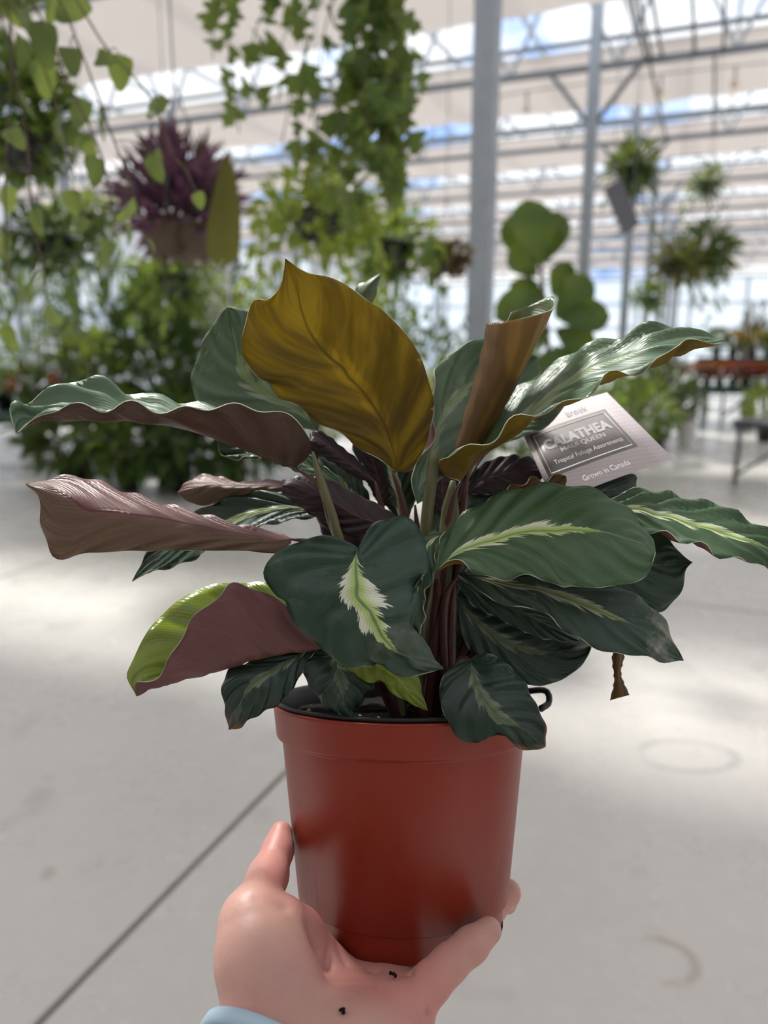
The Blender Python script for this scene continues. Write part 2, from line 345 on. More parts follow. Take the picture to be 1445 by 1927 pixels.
# retractable shade cloths, one per bay, slung between the trusses
for i in range(-2, 10):
    g0 = 2.43 + 3.59 * i
    nu, nv = 113, 11; v = []; f = []
    for a in range(nu):
        for b in range(nv):
            c = C0 + (C1 - C0) * a / (nu - 1); q = b / (nv - 1)
            e = .035 * math.sin(c * 5.1 + i) + .025 * math.sin(c * 2.3 + 2 * i)
            v.append(G(c, g0 + .19 + q * 2.40 + e * q, ZC - .015 - .10 * math.sin(math.pi * q) + .025 * q * math.sin(c * 5.1 + i * 1.7)))
    for a in range(nu - 1):
        for b in range(nv - 1): f.append((a * nv + b, a * nv + b + 1, (a + 1) * nv + b + 1, (a + 1) * nv + b))
    o = mesh_obj('shade_cloth', v, f, MT['cloth'])
    o.modifiers.new('thickness', 'SOLIDIFY').thickness = .002
    lab = 'white shade cloth over the camera' if i < 0 else '%s white shade cloth strip from the camera, hung under the roof' % ORD[i]
    if i == -2: lab = 'white shade cloth behind the camera'
    tag(o, lab, 'shade cloth', 'shade cloths under the roof')
# glazed roof above
ceil = MB()
for q in range(0, 39): ceil.bar(G(C0 + q * 1.5, -6, 6.3), G(C0 + q * 1.5, 44, 6.3), .05)
ceil = ceil.build('ceiling', MT['steel']); tag(ceil, kind='structure')
PN = None
for j in range(0, 12):
    for q in range(7, 32):
        if PN is None:
            mb = MB().box((0, 0, 6.34), 1.44, 3.5, .008, (GC, GD, np.array([0, 0, 1.]))); PN = mb.build('pane', MT['pane']); PN.parent = ceil; o = PN
        else: o = copy_of(PN, ceil)
        o.location = tuple(G(C0 + q * 1.5 + .75, -1.16 + 3.59 * j + 1.8, 0))
# far walls: posts, rails and clear panels
def wall(name, a, b, n, hz=4.6):
    a = np.asarray(a); b = np.asarray(b); mb = MB()
    for i in range(n + 1):
        p = a + (b - a) * i / n; mb.bar(p, p + np.array([0, 0, hz]), .12)
    for z in (.06, .95, 2.2, 3.4, hz): mb.bar(a + np.array([0, 0, z]), b + np.array([0, 0, z]), .08)
    o = mb.build(name, MT['steel']); tag(o, kind='structure'); d = (b - a) / n; pan = None; L = np.linalg.norm(d); dd = d / L; nn = np.cross(dd, [0, 0, 1.])
    for i in range(n):
        for z0, z1 in ((.1, .91), (.99, 2.16), (2.24, 3.36), (3.44, hz - .04)):
            m = MB().box(a + d * (i + .5) + np.array([0, 0, (z0 + z1) / 2]), L - .14, .01, z1 - z0, (dd, nn, np.array([0, 0, 1.])))
            m.build('panel', MT['wallpane'], o)
wall('wall_back', G(C0, 42.5), G(C1, 42.5), 22)
fw = MB().box(G(4, -5.2, 2.5), 60, .2, 5.0, (GC, GD, np.array([0, 0, 1.]))).build('wall_light_block', plain('grey_light_block', (.30, .29, .28), .8)); tag(fw, kind='structure')  # unseen opaque wall behind the camera, added to cut the frontal light
wall('wall_left', G(-14.5, -4), G(-14.5, 42.5), 16)
wall('wall_right', G(31, -4), G(31, 42.5), 16)

# ------------------------------------------------------------------ the potted calathea
ROOTC = K(.0119, -.1207, .492)                                     # centre of the pot's rim
TILT = math.radians(4.8); AX = UP * math.cos(TILT) + FW * math.sin(TILT)   # pot leans back in the hand
HP = .133
plant = empty('potted_calathea', ROOTC - AX * HP)
tag(plant, 'prayer plant with patterned green leaves in a terracotta plastic pot held in the hand', 'potted plant')
prof = [(.0, .006), (.030, .006), (.052, .003), (.0605, 0), (.0612, .001), (.0625, .0145), (.0634, .0155), (.0652, .0165), (.0760, HP - .022), (.0765, HP - .0205), (.0792, HP - .0195), (.0797, HP - .0185), (.0818, HP - .0015), (.0825, HP), (.0812, HP + .0008), (.0800, HP - .001), (.0768, HP - .016), (.0735, HP - .024)]
pot = MB().lathe(prof, ROOTC - AX * HP, AX, 72).build('pot', MT['terracotta'], plant, True); tag(pot, 'glossy terracotta coloured plastic pot')
inner = MB().lathe([(.0765, HP - .014), (.0772, HP + .001), (.0800, HP + .0035), (.0812, HP + .003), (.0812, HP + .0012), (.0798, HP + .0012)], ROOTC - AX * HP, AX, 72).build('inner_pot_rim', plain('matt_black_plastic', (.006, .006, .007), .5, 0, .35), plant, True); tag(inner, 'black plastic liner rim')
hx = P(1008, 1322, .487)
MB().tube(crom([hx + RT * -.006 + UP * .004 + FW * .012, hx + RT * .006 + UP * .0075, hx + RT * .0075 + UP * .001 - FW * .004, hx + RT * .001 - UP * .0015 - FW * .01], 14), .0021, 8).build('hanger_loop', MT['black'], inner, True)
for a in range(6):                                                   # drainage notches round the foot
    an = a * math.pi / 3 + .26; d = RT * math.sin(an) - FW * math.cos(an); c = ROOTC - AX * (HP - .0022) + d * .0606
    t = np.cross(AX, d); MB().box(c, .008, .0022, .0035, (t, d, AX)).build('drain_notch', MT['soil'], pot)
# soil with a lumpy surface
v = [ROOTC - AX * .009]; f = []; NR, NA = 14, 48
for r in range(1, NR + 1):
    for a in range(NA):
        an = 2 * math.pi * a / NA; rr = .0770 * r / NR
        v.append(ROOTC - AX * (.010 - .004 * (1 - (r / NR) ** 2) - (.0025 * random.random() if r < NR else 0)) + (RT * math.cos(an) + np.cross(RT, AX) * math.sin(an)) * rr)
for a in range(NA): f.append((0, 1 + a, 1 + (a + 1) % NA))
for r in range(NR - 1):
    for a in range(NA): f.append((1 + r * NA + a, 1 + (r + 1) * NA + a, 1 + (r + 1) * NA + (a + 1) % NA, 1 + r * NA + (a + 1) % NA))
soil = put(plant, mesh_obj('soil', v, f, MT['soil'])); tag(soil, 'dark potting soil')
mb = MB()
for i in range(150):
    an = random.random() * 6.28; rr = .074 * math.sqrt(random.random()); s = .0006 + .0011 * random.random() ** 2
    c = ROOTC - AX * (.0060 + .003 * (rr / .074) ** 2) + (RT * math.cos(an) + np.cross(RT, AX) * math.sin(an)) * rr
    mb.lathe([(0, -s), (s * .8, -s * .5), (s, s * .1), (s * .6, s * .8), (0, s)], c, AX + rng.normal(0, .3, 3), 5)
tag(mb.build('perlite', MT['perlite'], soil), kind='stuff')

TOPS = dict(
    deep=leaf_top('leaf_top_deep', (.016, .042, .026), (.032, .078, .046), 1.0, .125, blot=.8),
    fresh=leaf_top('leaf_top_fresh', (.030, .075, .030), (.072, .145, .058), 1.0, .12, dust=.06, blot=.25),
    pale=leaf_top('leaf_top_lit', (.075, .14, .078), (.14, .23, .135), .40, .14, .36, .25, dust=.45),  # lighter base colour: sun and sky sheen painted into these leaves
    sunlit=leaf_top('leaf_top_thin', (.03, .075, .03), (.07, .145, .058), .8, .12, .38, .20, tcol=(.9, .78, .25), tm=.7, dust=.05),
    dusty=leaf_top('leaf_top_dusty', (.018, .045, .028), (.045, .085, .055), .6, .15, .45, dust=.7),
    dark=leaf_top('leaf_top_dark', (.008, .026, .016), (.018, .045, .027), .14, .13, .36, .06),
    scorched=leaf_top('leaf_top_scorched', (.008, .024, .015), (.016, .042, .026), .18, .13, .36, .06, brown=.9, dust=.3),
    lime=leaf_top('leaf_top_lime', (.20, .30, .022), (.34, .44, .05), 0, .1, .25, .35, dust=0, spec=.7),
    plainpale=leaf_top('leaf_top_young', (.06, .11, .055), (.12, .18, .07), .2, .16, .35, .3, dust=.1))
UND = dict(
    gold=leaf_under('leaf_under_gold', (.15, .088, .020), (.24, .14, .034), .70, (.95, .66, .10), .6, rib=(.10, .07, .015)),
    bronze=leaf_under('leaf_under_bronze', (.13, .065, .030), (.23, .135, .060), .45, (1.0, .6, .17), .2, roll=True),
    mauve=leaf_under('leaf_under_mauve', (.17, .088, .080), (.28, .155, .150), .22, (.6, .3, .15), .8, rib=(.17, .05, .055), side=(.15, .095, .055)),  # two-tone halves: light on the upturned pink half is painted in
    wine=leaf_under('leaf_under_wine', (.125, .050, .052), (.19, .085, .085), .2, (.5, .2, .15), .3),
    dark=leaf_under('leaf_under_dark', (.050, .022, .022), (.095, .048, .040), .18, (.4, .18, .1), .2),
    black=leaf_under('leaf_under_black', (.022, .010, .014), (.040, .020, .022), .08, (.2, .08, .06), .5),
    amber=leaf_under('leaf_under_amber', (.14, .08, .014), (.22, .13, .025), .45, (.9, .5, .06), .4))
CROWN = [P(x, y, d) for x, y, d in ((770, 1325, .485), (800, 1328, .475), (830, 1322, .485), (815, 1315, .500), (785, 1312, .505), (845, 1330, .470), (755, 1330, .470))]
AMPF = 1.45
def leaf(rails, top, under, face, stem=None, crown=0, amp=.0012, waves=7, nu=17, nv=45, label=None, rim='rimpale', stemmat='petiole_purple', srad=.0026, probe=(.5, .5)):
    """rails: from one edge over the midrib to the other, each ([(px,py)..base to tip], [depths])"""
    R = []
    for pts, ds in rails:
        n = len(pts); dd = np.interp(np.linspace(0, 1, n), np.linspace(0, 1, len(ds)), ds)
        R.append(crom([P(x, y, d) for (x, y), d in zip(pts, dd)], nv))
    R = np.array(R); V = np.stack([crom(R[:, j], nu) if np.ptp(R[:, j], axis=0).max() > 1e-6 else np.repeat(R[:1, j], nu, 0) for j in range(nv)], 1)   # nu,nv,3
    du = np.gradient(V, axis=0); dv = np.gradient(V, axis=1); N = np.cross(du, dv); N /= np.linalg.norm(N, axis=2, keepdims=True) + 1e-9
    u = np.linspace(0, 1, nu)[:, None]; vv = np.linspace(0, 1, nv)[None]; a = np.abs(2 * u - 1); ph = random.random() * 6
    amp = amp * AMPF
    h = amp * np.sin(2 * math.pi * (waves * (vv - .28 * a)) + ph) * (a ** .8) * np.clip(np.sin(math.pi * vv) * 2.2, 0, 1) - amp * .5 * np.exp(-(a / .09) ** 2)
    V = V + N * h[..., None]
    i, j = int(probe[0] * (nu - 1)), int(probe[1] * (nv - 1)); facing = np.dot(N[i, j], CAM - V[i, j]) > 0
    flip = facing != (face == 'top')
    idx = np.arange(nu * nv).reshape(nu, nv); f = []
    for i in range(nu - 1):
        for j in range(nv - 1):
            q = [idx[i, j], idx[i + 1, j], idx[i + 1, j + 1], idx[i, j + 1]]; f.append(q[::-1] if flip else q)
    uv = np.stack(np.broadcast_arrays(u, vv), 2).reshape(-1, 2)
    o = mesh_obj('leaf', V.reshape(-1, 3), f, [TOPS[top], UND[under], MT[rim]], None, True, uv); put(plant, o)
    md = o.modifiers.new('blade', 'SOLIDIFY'); md.thickness = .0005; md.offset = 0; md.material_offset = 1; md.material_offset_rim = 2
    if label: o['label'] = label
    if stem is not False:
        b = V[nu // 2, 0]; cr = CROWN[crown]; mid = [P(*q) for q in stem] if stem else [b * .45 + cr * .55 + UP * .012]
        nb = N[nu // 2, 3] * (1 if facing else -1); b = b - nb * (.0018 if face == 'top' else -.0004); pts = crom([b] + mid + [cr - AX * .012], 30); r = np.interp(np.linspace(0, 1, 30), [0, .16, 1], [.0007, srad, srad * 1.35])
        put(o, MB().tube(pts, list(r), 10).build('petiole', MT[stemmat], None, True))
    return o

# back, upright and far leaves
leaf([([(742, 886), (690, 850), (623, 808), (555, 764), (524, 748), (511, 722), (485, 713), (461, 675), (454, 637), (462, 605), (477, 570), (503, 561), (528, 535), (535, 510), (537, 487)], [.468, .462, .452, .446]),
      ([(742, 886), (715, 820), (680, 755), (640, 695), (600, 630), (565, 570), (537, 487)], [.470, .478, .472, .446]),
      ([(742, 886), (773, 886), (796, 845), (810, 812), (816, 775), (803, 700), (765, 630), (725, 590), (690, 563), (640, 530), (600, 517), (578, 513), (560, 504), (537, 487)], [.470, .462, .466, .456, .446])],
     'sunlit', 'gold', 'under', [(760, 960, .475), (770, 1080, .482)], 3, .0016, 6, nu=21, nv=61, label='upright golden-brown backlit underside of a leaf', stemmat='petiole_purple')
leaf([([(600, 812), (520, 790), (440, 790), (376, 763), (362, 728), (363, 694), (381, 647), (400, 611), (428, 577)], [.52, .53, .525]),
      ([(600, 812), (560, 770), (509, 735), (470, 690), (441, 640), (428, 577)], [.52, .535, .53, .525]),
      ([(600, 812), (600, 740), (560, 670), (510, 615), (470, 587), (428, 577)], [.52, .52, .525])], 'pale', 'wine', 'top', [(660, 900, .52)], 4, .0022, 6)
leaf([([(742, 720), (715, 650), (700, 590), (717, 515)], [.55, .55]), ([(742, 720), (705, 650), (680, 570), (690, 545), (717, 515)], [.545, .54]), ([(742, 720), (690, 640), (672, 560), (672, 540), (717, 515)], [.55, .55])], 'plainpale', 'amber', 'top', [(745, 850, .53)], 4, .0005)
leaf([([(785, 948), (772, 905), (790, 870), (815, 810), (813, 715), (830, 684), (866, 652), (903, 639), (960, 645), (1010, 672)], [.485, .50, .53, .54]),
      ([(785, 948), (795, 880), (835, 800), (895, 725), (950, 690), (1010, 672)], [.485, .515, .55, .54]),
      ([(785, 948), (800, 938), (839, 899), (870, 850), (910, 800), (960, 750), (1015, 705), (1010, 672)], [.485, .51, .535, .54])], 'pale', 'wine', 'top', [(790, 1050, .49)], 3, .0016, 5)
leaf([([(880, 905), (905, 860), (950, 835), (998, 816), (1028, 804), (1054, 776), (1066, 755)], [.49, .50, .505]), ([(880, 905), (920, 845), (980, 800), (1030, 770), (1066, 755)], [.49, .505, .50]), ([(880, 905), (900, 820), (960, 770), (1030, 750), (1066, 755)], [.49, .515, .50])], 'pale', 'wine', 'top', None, 2, .0003, 5)
# rolled upright leaf
def rl(pts, ds): return (pts, ds)
leaf([rl([(880, 868), (893, 800), (920, 700), (941, 606)], [.462, .476]), rl([(872, 866), (858, 847), (877, 772), (903, 678), (916, 608)], [.458, .456, .458]), rl([(876, 866), (872, 840), (900, 760), (934, 680), (957, 604)], [.455, .446, .440]),
      rl([(882, 866), (888, 840), (932, 752), (986, 655), (1022, 589)], [.456, .450, .448]), rl([(886, 866), (905, 834), (955, 756), (996, 673), (1027, 611), (1042, 577)], [.460, .462, .464]), rl([(886, 864), (902, 826), (950, 745), (992, 660), (1024, 598), (1039, 557)], [.464, .474, .478]),
      rl([(884, 862), (893, 820), (920, 740), (955, 660), (1000, 574)], [.466, .482, .486]), rl([(880, 864), (885, 815), (910, 730), (935, 650), (962, 587)], [.465, .478, .482])],
     'sunlit', 'bronze', 'under', [(868, 960, .468), (850, 1060, .474)], 2, .0003, 5, nu=33, label='upright leaf rolled into a bronze tube', stemmat='petiole_purple', probe=(.35, .5))
# long right upper leaf
leaf([([(866, 905), (840, 897), (827, 878), (829, 860), (851, 851), (903, 839), (934, 818), (975, 785), (1010, 775), (1048, 769), (1089, 748), (1126, 725), (1157, 702), (1204, 698), (1245, 678), (1268, 650), (1292, 637), (1335, 648), (1367, 642)], [.452, .436, .424, .418, .416, .420]),
      ([(866, 906), (900, 868), (940, 836), (990, 800), (1040, 766), (1090, 734), (1140, 708), (1200, 688), (1266, 668), (1333, 651), (1367, 642)], [.456, .448, .436, .426, .420]),
      ([(866, 900), (878, 830), (915, 785), (960, 745), (1000, 713), (1027, 696), (1058, 678), (1080, 660), (1100, 648), (1152, 639), (1183, 624), (1214, 611), (1276, 613), (1318, 624), (1352, 638), (1367, 642)], [.462, .490, .485, .462, .440, .420])],
     'pale', 'amber', 'top', [(850, 950, .462), (835, 1060, .47)], 2, .0017, 7, nu=21, nv=61, label='long pale green leaf reaching over the tag', probe=(.75, .5))
# left leaves
leaf([([(560, 878), (580, 860), (584, 838), (576, 808), (550, 787), (488, 769), (405, 764), (320, 774), (247, 760), (189, 769), (131, 763), (96, 771), (66, 790), (30, 816)], [.440, .422, .412, .405, .402, .40]),
      ([(560, 880), (530, 872), (467, 846), (363, 809), (259, 793), (160, 790), (80, 788), (40, 800), (30, 816)], [.444, .436, .425, .415, .40]),
      ([(565, 872), (545, 800), (483, 778), (420, 768), (378, 762), (349, 759), (305, 743), (276, 747), (233, 736), (198, 712), (160, 715), (116, 718), (80, 740), (51, 759), (29, 753), (16, 771), (30, 816)], [.45, .468, .466, .455, .435, .41, .40])],
     'pale', 'dark', 'under', [(602, 915, .446), (625, 985, .452), (660, 1080, .462)], 6, .0016, 7, nu=21, nv=61, label='long leaf on the left folded to show its dark underside', probe=(.25, .4))
leaf([([(548, 1014), (519, 1001), (441, 985), (363, 962), (291, 943), (208, 915), (156, 897), (125, 896), (90, 903), (49, 912)], [.440, .450, .446, .432]),
      ([(548, 1019), (467, 1016), (363, 998), (291, 980), (208, 961), (125, 937), (80, 920), (49, 912)], [.438, .428, .420, .426]),
      ([(548, 1022), (535, 1032), (519, 1041), (467, 1037), (400, 1036), (311, 1036), (208, 1038), (150, 1043), (119, 1053), (97, 1042), (80, 1000), (78, 962), (69, 930), (49, 912)], [.438, .432, .424, .424, .426])],
     'fresh', 'mauve', 'under', [(600, 1030, .445), (690, 1130, .460)], 6, .0010, 7, nu=21, nv=61, label='dusky pink underside of the leaf pointing left')
leaf([([(625, 1190), (590, 1172), (550, 1150), (519, 1125), (480, 1110), (440, 1096), (415, 1120), (367, 1158), (346, 1192), (318, 1241), (298, 1272), (275, 1283), (255, 1285), (257, 1310)], [.432, .418, .405, .402, .402]),
      ([(625, 1215), (597, 1222), (500, 1238), (432, 1257), (381, 1272), (332, 1283), (298, 1291), (257, 1310)], [.435, .424, .414, .402]),
      ([(625, 1185), (560, 1130), (500, 1098), (450, 1096), (427, 1099), (398, 1101), (363, 1113), (311, 1151), (277, 1189), (249, 1244), (239, 1275), (257, 1310)], [.44, .455, .450, .436, .41, .402])],
     'lime', 'wine', 'under', [(700, 1250, .45)], 6, .0008, 6, nu=21, nv=61, label='curled leaf, plum outside and lime green inside', probe=(.25, .5))
leaf([([(610, 958), (560, 930), (480, 925), (400, 948), (330, 988), (285, 1030), (264, 1064), (249, 1094)], [.475, .49, .475]), ([(610, 962), (520, 966), (440, 985), (360, 1020), (300, 1058), (249, 1094)], [.472, .478, .475]), ([(610, 966), (580, 976), (545, 979), (483, 994), (430, 1020), (384, 1040), (358, 1056), (306, 1072), (275, 1078), (249, 1094)], [.47, .465, .475])], 'deep', 'dark', 'top', None, 6, .001)
leaf([([(640, 915), (545, 881), (493, 862), (441, 864), (415, 855), (407, 820)], [.475, .465, .47]), ([(640, 910), (540, 868), (470, 845), (407, 820)], [.475, .475, .47]), ([(640, 900), (540, 830), (450, 800), (407, 820)], [.475, .49, .47])], 'pale', 'dark', 'top', None, 4, .001)
leaf([([(600, 935), (540, 905), (452, 908), (394, 893), (353, 906), (333, 928)], [.49, .50, .49]), ([(600, 940), (520, 920), (440, 920), (380, 920), (333, 928)], [.487, .483, .49]), ([(600, 945), (520, 938), (440, 945), (370, 950), (333, 928)], [.487, .49, .49])], 'deep', 'mauve', 'under', None, 4, .0008)
# dark undersides in the middle
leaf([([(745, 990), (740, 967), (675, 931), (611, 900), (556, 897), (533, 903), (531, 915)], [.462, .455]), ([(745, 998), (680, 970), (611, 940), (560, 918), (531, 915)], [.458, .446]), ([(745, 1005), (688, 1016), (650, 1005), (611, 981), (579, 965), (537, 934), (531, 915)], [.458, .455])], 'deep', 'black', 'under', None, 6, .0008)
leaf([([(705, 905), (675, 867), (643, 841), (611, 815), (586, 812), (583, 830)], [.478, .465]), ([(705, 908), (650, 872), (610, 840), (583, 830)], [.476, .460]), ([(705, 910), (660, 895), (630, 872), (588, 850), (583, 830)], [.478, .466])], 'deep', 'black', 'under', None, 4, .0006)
# right side
leaf([([(1120, 950), (1203, 917), (1235, 928), (1266, 926), (1302, 941), (1345, 945), (1380, 959), (1401, 977), (1445, 993), (1500, 1040), (1540, 1120)], [.47, .475, .46, .45]), ([(1120, 955), (1200, 985), (1266, 1004), (1344, 1023), (1411, 1042), (1480, 1072), (1540, 1120)], [.468, .452, .442, .45]), ([(1120, 960), (1193, 990), (1250, 1005), (1292, 1018), (1333, 1032), (1364, 1050), (1422, 1058), (1460, 1085), (1540, 1120)], [.466, .444, .436, .45])],
     'fresh', 'wine', 'top', [(1070, 985, .462), (985, 1075, .458), (880, 1210, .466)], 2, .0016, 7, label='leaf running out of the picture on the right')
leaf([([(1000, 1050), (1080, 975), (1150, 950), (1198, 962), (1235, 990), (1266, 1021), (1285, 1047), (1303, 1058)], [.462, .478, .47]), ([(1000, 1055), (1100, 1052), (1200, 1065), (1303, 1058)], [.460, .468, .47]), ([(1000, 1060), (1080, 1120), (1180, 1150), (1245, 1152), (1266, 1131), (1287, 1104), (1289, 1074), (1303, 1058)], [.460, .465, .47])], 'deep', 'dark', 'top', None, 5, .0014, 6)
leaf([([(1000, 965), (1060, 925), (1120, 905), (1188, 892), (1200, 920), (1211, 945)], [.485, .488]), ([(1000, 970), (1100, 935), (1160, 930), (1211, 945)], [.482, .478]), ([(1000, 975), (1100, 965), (1170, 955), (1211, 945)], [.482, .482])], 'dark', 'dark', 'top', None, 2, .0008)
leaf([([(880, 925), (900, 880), (950, 858), (1000, 862), (1030, 885)], [.50, .51]), ([(880, 928), (940, 895), (1030, 885)], [.495, .50]), ([(880, 930), (940, 930), (1000, 920), (1030, 885)], [.495, .50])], 'dark', 'black', 'under', None, 2, .0008)
leaf([([(880, 975), (905, 950), (940, 930), (965, 912), (985, 910), (1003, 897), (1022, 905), (1048, 894), (1064, 894), (1066, 900)], [.456, .455]), ([(880, 985), (930, 955), (990, 930), (1040, 915), (1066, 903)], [.460, .458]), ([(880, 995), (940, 985), (1010, 960), (1050, 935), (1066, 905)], [.462, .459])], 'deep', 'bronze', 'under', None, 2, .0012, 5)
leaf([([(820, 1078), (821, 1052), (833, 1016), (861, 975), (903, 949), (944, 928), (996, 914), (1048, 910), (1110, 919), (1152, 936), (1188, 966), (1214, 997), (1228, 1016), (1233, 1040)], [.425, .448, .452, .440, .425]),
      ([(820, 1078), (851, 1059), (903, 1047), (955, 1037), (1017, 1028), (1079, 1014), (1147, 1001), (1200, 1010), (1233, 1040)], [.425, .424, .420, .422]),
      ([(820, 1078), (840, 1056), (871, 1060), (903, 1081), (944, 1091), (975, 1085), (996, 1084), (1027, 1091), (1058, 1107), (1075, 1102), (1089, 1102), (1126, 1108), (1157, 1099), (1188, 1099), (1214, 1084), (1228, 1062), (1233, 1040)], [.425, .414, .406, .405, .412])],
     'fresh', 'amber', 'top', [(822, 1120, .45), (815, 1200, .465)], 2, .0011, 7, nu=25, nv=61, label='broad fresh green leaf with a white feather mark, in front of the tag')
leaf([([(862, 1078), (920, 1070), (1000, 1075), (1090, 1085), (1162, 1102), (1214, 1133), (1245, 1159), (1266, 1203), (1286, 1243)], [.438, .445, .435, .42]), ([(862, 1080), (955, 1100), (1058, 1133), (1136, 1160), (1204, 1188), (1286, 1243)], [.436, .428, .42]), ([(862, 1082), (877, 1094), (913, 1120), (955, 1141), (1006, 1144), (1027, 1156), (1058, 1182), (1100, 1208), (1136, 1226), (1172, 1231), (1214, 1235), (1245, 1247), (1271, 1244), (1286, 1243)], [.436, .424, .416, .42])],
     'dusty', 'dark', 'top', [(840, 1120, .448), (835, 1200, .46)], 5, .0010, 7, nu=21, nv=51, label='dusty green leaf sloping down to the right')
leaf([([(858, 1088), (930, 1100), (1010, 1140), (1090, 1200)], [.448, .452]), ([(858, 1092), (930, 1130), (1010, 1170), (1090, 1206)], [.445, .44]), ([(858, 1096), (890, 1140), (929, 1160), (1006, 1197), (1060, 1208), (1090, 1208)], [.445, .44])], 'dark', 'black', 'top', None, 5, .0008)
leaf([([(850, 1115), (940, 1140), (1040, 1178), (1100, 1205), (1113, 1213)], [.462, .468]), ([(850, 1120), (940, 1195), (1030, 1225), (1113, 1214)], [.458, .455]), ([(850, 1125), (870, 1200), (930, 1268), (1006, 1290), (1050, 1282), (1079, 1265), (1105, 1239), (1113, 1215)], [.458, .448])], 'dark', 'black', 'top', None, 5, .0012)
leaf([([(1165, 1205), (1152, 1235), (1156, 1280), (1148, 1318)], [.475, .47]), ([(1166, 1205), (1162, 1240), (1161, 1280), (1165, 1313)], [.471, .466]), ([(1168, 1205), (1174, 1235), (1168, 1268), (1184, 1308)], [.475, .47])], 'fresh', 'bronze', 'under', [(1090, 1150, .48), (960, 1180, .48)], 5, .0003, nu=9, nv=21, label='narrow hanging leaf end', srad=.0018)
# front leaves
leaf([([(838, 1000), (833, 1006), (820, 1044), (815, 1089), (799, 1118), (799, 1156), (790, 1195)], [.44, .424]), ([(838, 1000), (812, 1030), (800, 1080), (788, 1130), (790, 1195)], [.442, .43]), ([(838, 1000), (795, 1010), (780, 1070), (770, 1130), (790, 1195)], [.45, .44])], 'fresh', 'wine', 'top', [(835, 1080, .455)], 1, .0008, 6)
leaf([([(674, 1032), (656, 1020), (620, 1010), (595, 1011), (556, 1018), (530, 1031), (503, 1066), (498, 1089), (514, 1121), (535, 1130), (547, 1153), (563, 1180), (595, 1217), (624, 1235), (656, 1253), (688, 1254), (707, 1250), (739, 1266), (760, 1271), (804, 1266), (834, 1258)], [.418, .423, .418, .408, .400, .396]),
      ([(674, 1032), (676, 1070), (688, 1111), (707, 1147), (730, 1178), (760, 1210), (800, 1240), (834, 1258)], [.416, .402, .394, .396]),
      ([(674, 1032), (690, 1004), (707, 986), (733, 971), (756, 970), (778, 986), (801, 1012), (804, 1030), (801, 1055), (801, 1079), (788, 1090), (786, 1108), (781, 1147), (788, 1195), (804, 1224), (820, 1244), (834, 1258)], [.418, .424, .421, .414, .404, .396])],
     'deep', 'wine', 'top', [(690, 1060, .436), (735, 1180, .455)], 6, .0019, 5, nu=27, nv=61, label='front leaf with a bright white and lime feather mark', stemmat='petiole_green')
leaf([([(690, 1200), (640, 1235), (646, 1253), (669, 1272), (694, 1284), (717, 1283), (739, 1304), (772, 1324), (804, 1337)], [.44, .428, .42]), ([(690, 1200), (700, 1240), (740, 1280), (775, 1310), (804, 1337)], [.44, .424, .42]), ([(690, 1200), (750, 1210), (780, 1240), (787, 1269), (794, 1302), (804, 1337)], [.44, .43, .42])], 'lime', 'amber', 'top', None, 1, .0008, 5)
leaf([([(600, 1210), (545, 1222), (467, 1245), (433, 1259), (420, 1281), (418, 1307), (425, 1345), (431, 1373)], [.440, .425, .412]), ([(600, 1212), (540, 1252), (497, 1283), (460, 1325), (431, 1373)], [.438, .418, .412]), ([(600, 1214), (582, 1240), (568, 1266), (550, 1297), (519, 1328), (478, 1349), (452, 1369), (431, 1373)], [.438, .424, .412])], 'scorched', 'dark', 'top', None, 6, .0010, 6, label='dark leaf over the pot rim with a brown dried edge')
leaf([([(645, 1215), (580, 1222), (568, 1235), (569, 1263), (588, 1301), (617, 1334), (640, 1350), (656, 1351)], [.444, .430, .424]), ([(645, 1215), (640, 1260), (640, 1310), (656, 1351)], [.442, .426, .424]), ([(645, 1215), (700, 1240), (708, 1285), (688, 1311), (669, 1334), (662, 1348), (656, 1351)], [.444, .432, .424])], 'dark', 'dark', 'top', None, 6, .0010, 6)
leaf([([(885, 1242), (860, 1246), (846, 1259), (830, 1281), (828, 1317), (840, 1354), (861, 1386), (890, 1400), (915, 1390), (937, 1383), (965, 1398), (986, 1411), (1008, 1412), (1026, 1405)], [.425, .408, .400, .398]), ([(885, 1242), (903, 1288), (925, 1335), (965, 1378), (1026, 1405)], [.424, .402, .396]), ([(885, 1242), (903, 1230), (930, 1234), (955, 1251), (986, 1281), (1001, 1312), (1018, 1343), (1028, 1375), (1026, 1405)], [.426, .412, .404, .398])], 'scorched', 'dark', 'top', None, 5, .0012, 6, label='dark leaf hanging over the pot rim with a scorched tip')
